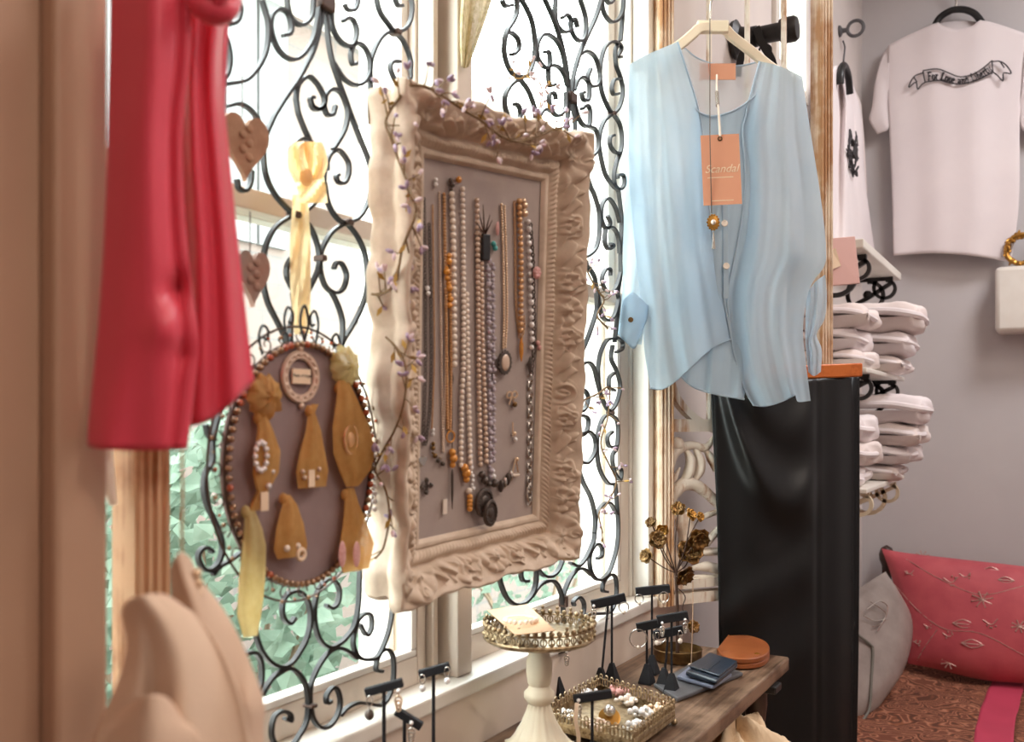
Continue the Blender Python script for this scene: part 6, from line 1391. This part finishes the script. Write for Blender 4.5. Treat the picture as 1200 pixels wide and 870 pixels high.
# white wall box and gilt wreath at the picture edge
a_, b_ = onY(1166, 313, YB - .12), onY(1240, 387, YB - .12)
wb = thing('wall_box', 'white rounded box fixed on the grey wall below the banner shirt', 'wall box', ((a_.x + b_.x) / 2, YB - .06, b_.z)); MB().box((a_.x, YB - .12, b_.z), (b_.x, YB - .0005, a_.z)).build('box_body', M['white'], wb, bevel=.014, smooth=True)
gw_ = onY(1198, 292, YB - .07); gt = thing('gilt_wreath', 'small gilt leaf wreath standing on the white wall box', 'ornament', (gw_.x, gw_.y, a_.z)); k = MB(); rg = random.Random(3); rr_ = gw_.z - a_.z - .012
for i in range(60):
    a = rg.uniform(0, 2 * pi); p = V((gw_.x + (rr_ + rg.gauss(0, .006)) * cos(a), gw_.y + rg.gauss(0, .006), a_.z + rr_ + .012 + (rr_ + rg.gauss(0, .006)) * sin(a))); d_ = V((rg.gauss(0, 1), rg.gauss(0, 1), rg.gauss(0, 1))).normalized(); k.sphere(p, .007, 7, 5, d_, d_.orthogonal().normalized(), d_.cross(d_.orthogonal()).normalized(), (1.7, .6, .8))
k.torus((gw_.x, gw_.y, a_.z + rr_ + .012), rr_, .008, (1, 0, 0), (0, 0, 1), 26, 8); k.build('leaf_ring', M['gilt'], gt)

# daybed with its throw and cushions
DZ = .325
db = thing('daybed', 'low daybed in the corner under the grey wall with turned dark post', 'daybed', (.6, 2.95, 0))
MB().box((.02, 2.4, .06), (1.25, YB - .02, .20)).build('base', M['darkwood'], db, smooth=False, bevel=.01); MB().box((.015, 2.38, .20), (1.26, YB - .01, DZ - .012)).build('mattress', M['greydark'], db, bevel=.03)
pp = onY(1039, 646, YB - .06); k = MB(); h_ = pp.z + .02
k.lathe([(.026, .0), (.026, .3), (.018, .34), (.022, .40), (.015, .46), (.016, h_ - .07), (.024, h_ - .05), (.025, h_ - .03), (.018, h_ - .01), (.002, h_)], (pp.x, pp.y, 0), 18); k.build('post', M['darkwood'], db)
th_ = thing('paisley_throw', 'rust paisley throw with magenta band spread over the daybed', 'throw', (.6, 2.9, DZ - .01))
rt = random.Random(9)
def thr(x, y): return DZ + .004 * sin(7 * y + 3 * x) + .005 * sin(19 * x + 2.5 * sin(5 * y)) + .003 * sin(31 * y + 9 * x)
def patch(x0, x1, name, mat, w_=40):
    rows = [[V((x0 + (x1 - x0) * i / w_ + .006 * sin(6 * y), y, thr(x0 + (x1 - x0) * i / w_, y) if y > 2.39 else DZ - (2.39 - y) * 4)) for i in range(w_ + 1)] for y in np.r_[2.33, 2.36, np.linspace(2.39, YB - .03, 60)]]
    MB().grid(rows).build(name, M[mat], th_, solid=.003, sharp=180)
patch(.03, .415, 'paisley_field', 'paisley'); patch(.415, .505, 'magenta_band', 'pinkband', 12); patch(.505, 1.24, 'paisley_field', 'paisley', 60)
def cushion(o, name, mat, top, bot, left, right, P, N, th, nu=36, nv=30):
    g = coons(top, bot, left, right, nu, nv); fr, bk = [], []; N = V(N).normalized()
    for j in range(nv + 1):
        rf, rb2 = [], []
        for i in range(nu + 1):
            u, v = i / nu, j / nv; p = onP(g[j, i, 0], g[j, i, 1], P, N); b_ = max(0, (1 - abs(2 * u - 1) ** 3) * (1 - abs(2 * v - 1) ** 3)) ** .55; wr = 1 + .05 * sin(9 * u + 5 * v) * b_
            rf.append(p + N * th * b_ * wr); rb2.append(p - N * th * b_)
        fr.append(rf); bk.append(rb2)
    m_ = MB(); m_.grid(fr); m_.grid([r_[::-1] for r_ in bk]); return m_.build(name, M[mat], o, sharp=180), g
Pp = V((.3, YB - .19, .5)); Np = V((.02, -1, .30)).normalized()
pc1 = thing('rose_cushion', 'large rose pink embroidered cushion leaning on the grey wall', 'cushion', tuple(onP(1140, 798, Pp, Np)))
ct = [(1033, 643), (1060, 648), (1120, 655), (1200, 664), (1275, 674)]; cb = [(1064, 778), (1095, 784), (1150, 797), (1200, 801), (1270, 806)]; cl = [(1033, 643), (1046, 680), (1058, 730), (1064, 778)]; cr2 = [(1275, 674), (1276, 740), (1270, 806)]
cover, gp = cushion(pc1, 'cover', 'pinkcushion', ct, cb, cl, cr2, Pp, Np, .065)
def emb(cx, cy, r, kind, seed):
    k = MB(); rr = random.Random(seed); o0 = onP(cx, cy, Pp, Np); dd = depth(o0) / F; X_ = Np.cross(UP).normalized(); X_ = -X_ if X_.dot(RT) < 0 else X_; Y_ = Np.cross(X_); Y_ = -Y_ if Y_.z < 0 else Y_
    # height of the cover there
    d2 = (gp[..., 0] - cx) ** 2 + (gp[..., 1] - cy) ** 2; j, i = np.unravel_index(np.argmin(d2), d2.shape); u, v = i / 36, j / 30; b_ = max(0, (1 - abs(2 * u - 1) ** 3) * (1 - abs(2 * v - 1) ** 3)) ** .55
    o0 = o0 + Np * (.065 * b_ * (1 + .05 * sin(9 * u + 5 * v) * b_) + .001); r *= dd
    if kind == 'star':
        for q in range(8): a = q * pi / 4 + .3; k.tube([o0, o0 + X_ * r * cos(a) + Y_ * r * .8 * sin(a)], .0016, 5); k.sphere(o0 + X_ * r * cos(a) + Y_ * r * .8 * sin(a), .0028, 6, 4)
    elif kind == 'leaf':
        k.tube(crom([o0 - X_ * r, o0 + Y_ * r * .45, o0 + X_ * r, o0 - Y_ * r * .4, o0 - X_ * r], 5), .0014, 5); k.tube([o0 - X_ * r, o0 + X_ * r * 1.2], .0012, 5)
    else:
        for q in range(4): a = rr.uniform(0, 6); k.sphere(o0 + X_ * r * .6 * cos(a) + Y_ * r * .6 * sin(a), .003, 6, 4)
        k.tube(crom([o0 - X_ * r + Y_ * r * .3, o0 - Y_ * r * .2, o0 + X_ * r * .7 + Y_ * r * .6], 5), .0013, 5)
    k.build('embroidery', M['thread'], pc1)
for i, (x, y, r, kd) in enumerate(((1081, 652, 7, 'star'), (1117, 684, 9, 'dots'), (1133, 678, 7, 'dots'), (1152, 706, 11, 'star'), (1179, 683, 8, 'leaf'), (1163, 733, 9, 'dots'), (1130, 734, 11, 'leaf'), (1114, 747, 7, 'dots'), (1140, 757, 11, 'leaf'), (1077, 755, 5, 'dots'), (1113, 778, 8, 'star'), (1068, 674, 6, 'dots'), (1162, 670, 7, 'leaf'), (1195, 737, 8, 'star'), (1090, 736, 5, 'dots'))): emb(x, y, r, kd, i)
k = MB()
for pts in (((1048, 685), (1080, 720), (1110, 740), (1150, 745), (1200, 770)), ((1060, 655), (1100, 680), (1150, 700), (1200, 690)), ((1100, 740), (1085, 760), (1075, 775))):
    for p_ in (0,):
        ln = resample(crom([V((a, b_, 0)) for a, b_ in pts], 6), 40); w3 = []
        for x, y, _ in ln:
            d2 = (gp[..., 0] - x) ** 2 + (gp[..., 1] - y) ** 2; j, i = np.unravel_index(np.argmin(d2), d2.shape); u, v = i / 36, j / 30; b2 = max(0, (1 - abs(2 * u - 1) ** 3) * (1 - abs(2 * v - 1) ** 3)) ** .55
            w3.append(onP(x, y, Pp, Np) + Np * (.065 * b2 * (1 + .05 * sin(9 * u + 5 * v) * b2) + .0005))
        k.tube(w3, .0011, 5)
k.build('embroidery', M['thread'], pc1)
Pg = V((.15, 2.85, .33)); Ng = V((.8, -.5, .3)).normalized()
pc2 = thing('grey_cushion', 'shiny grey silk cushion leaning beside the black skirt', 'cushion', tuple(onP(1030, 845, Pg, Ng)))
cushion(pc2, 'cover', 'greysilk', [(975, 700), (1005, 690), (1025, 678), (1038, 670)], [(985, 852), (1000, 850), (1018, 842)], [(975, 700), (972, 780), (985, 852)], [(1038, 670), (1052, 695), (1065, 722), (1066, 750), (1056, 785), (1036, 815), (1018, 842)], Pg, Ng, .05)
k = MB(); k.tube(crom([onP(x, y, Pg + Ng * .052, Ng) for x, y in ((1006, 745), (1020, 756), (1023, 764), (1021, 800), (1019, 830), (1011, 845))], 6), .004, 8); k.build('piping', M['greydark'], pc2)
k = MB()
for pts in (((1015, 715), (1030, 705), (1040, 712), (1034, 730), (1022, 735)), ((1020, 705), (1038, 720), (1028, 740)), ((1012, 722), (1025, 728), (1040, 725))): k.tube(crom([onP(x, y, Pg + Ng * .053, Ng) for x, y in pts], 6), .0018, 5)
k.build('embroidery', M['silver'], pc2)
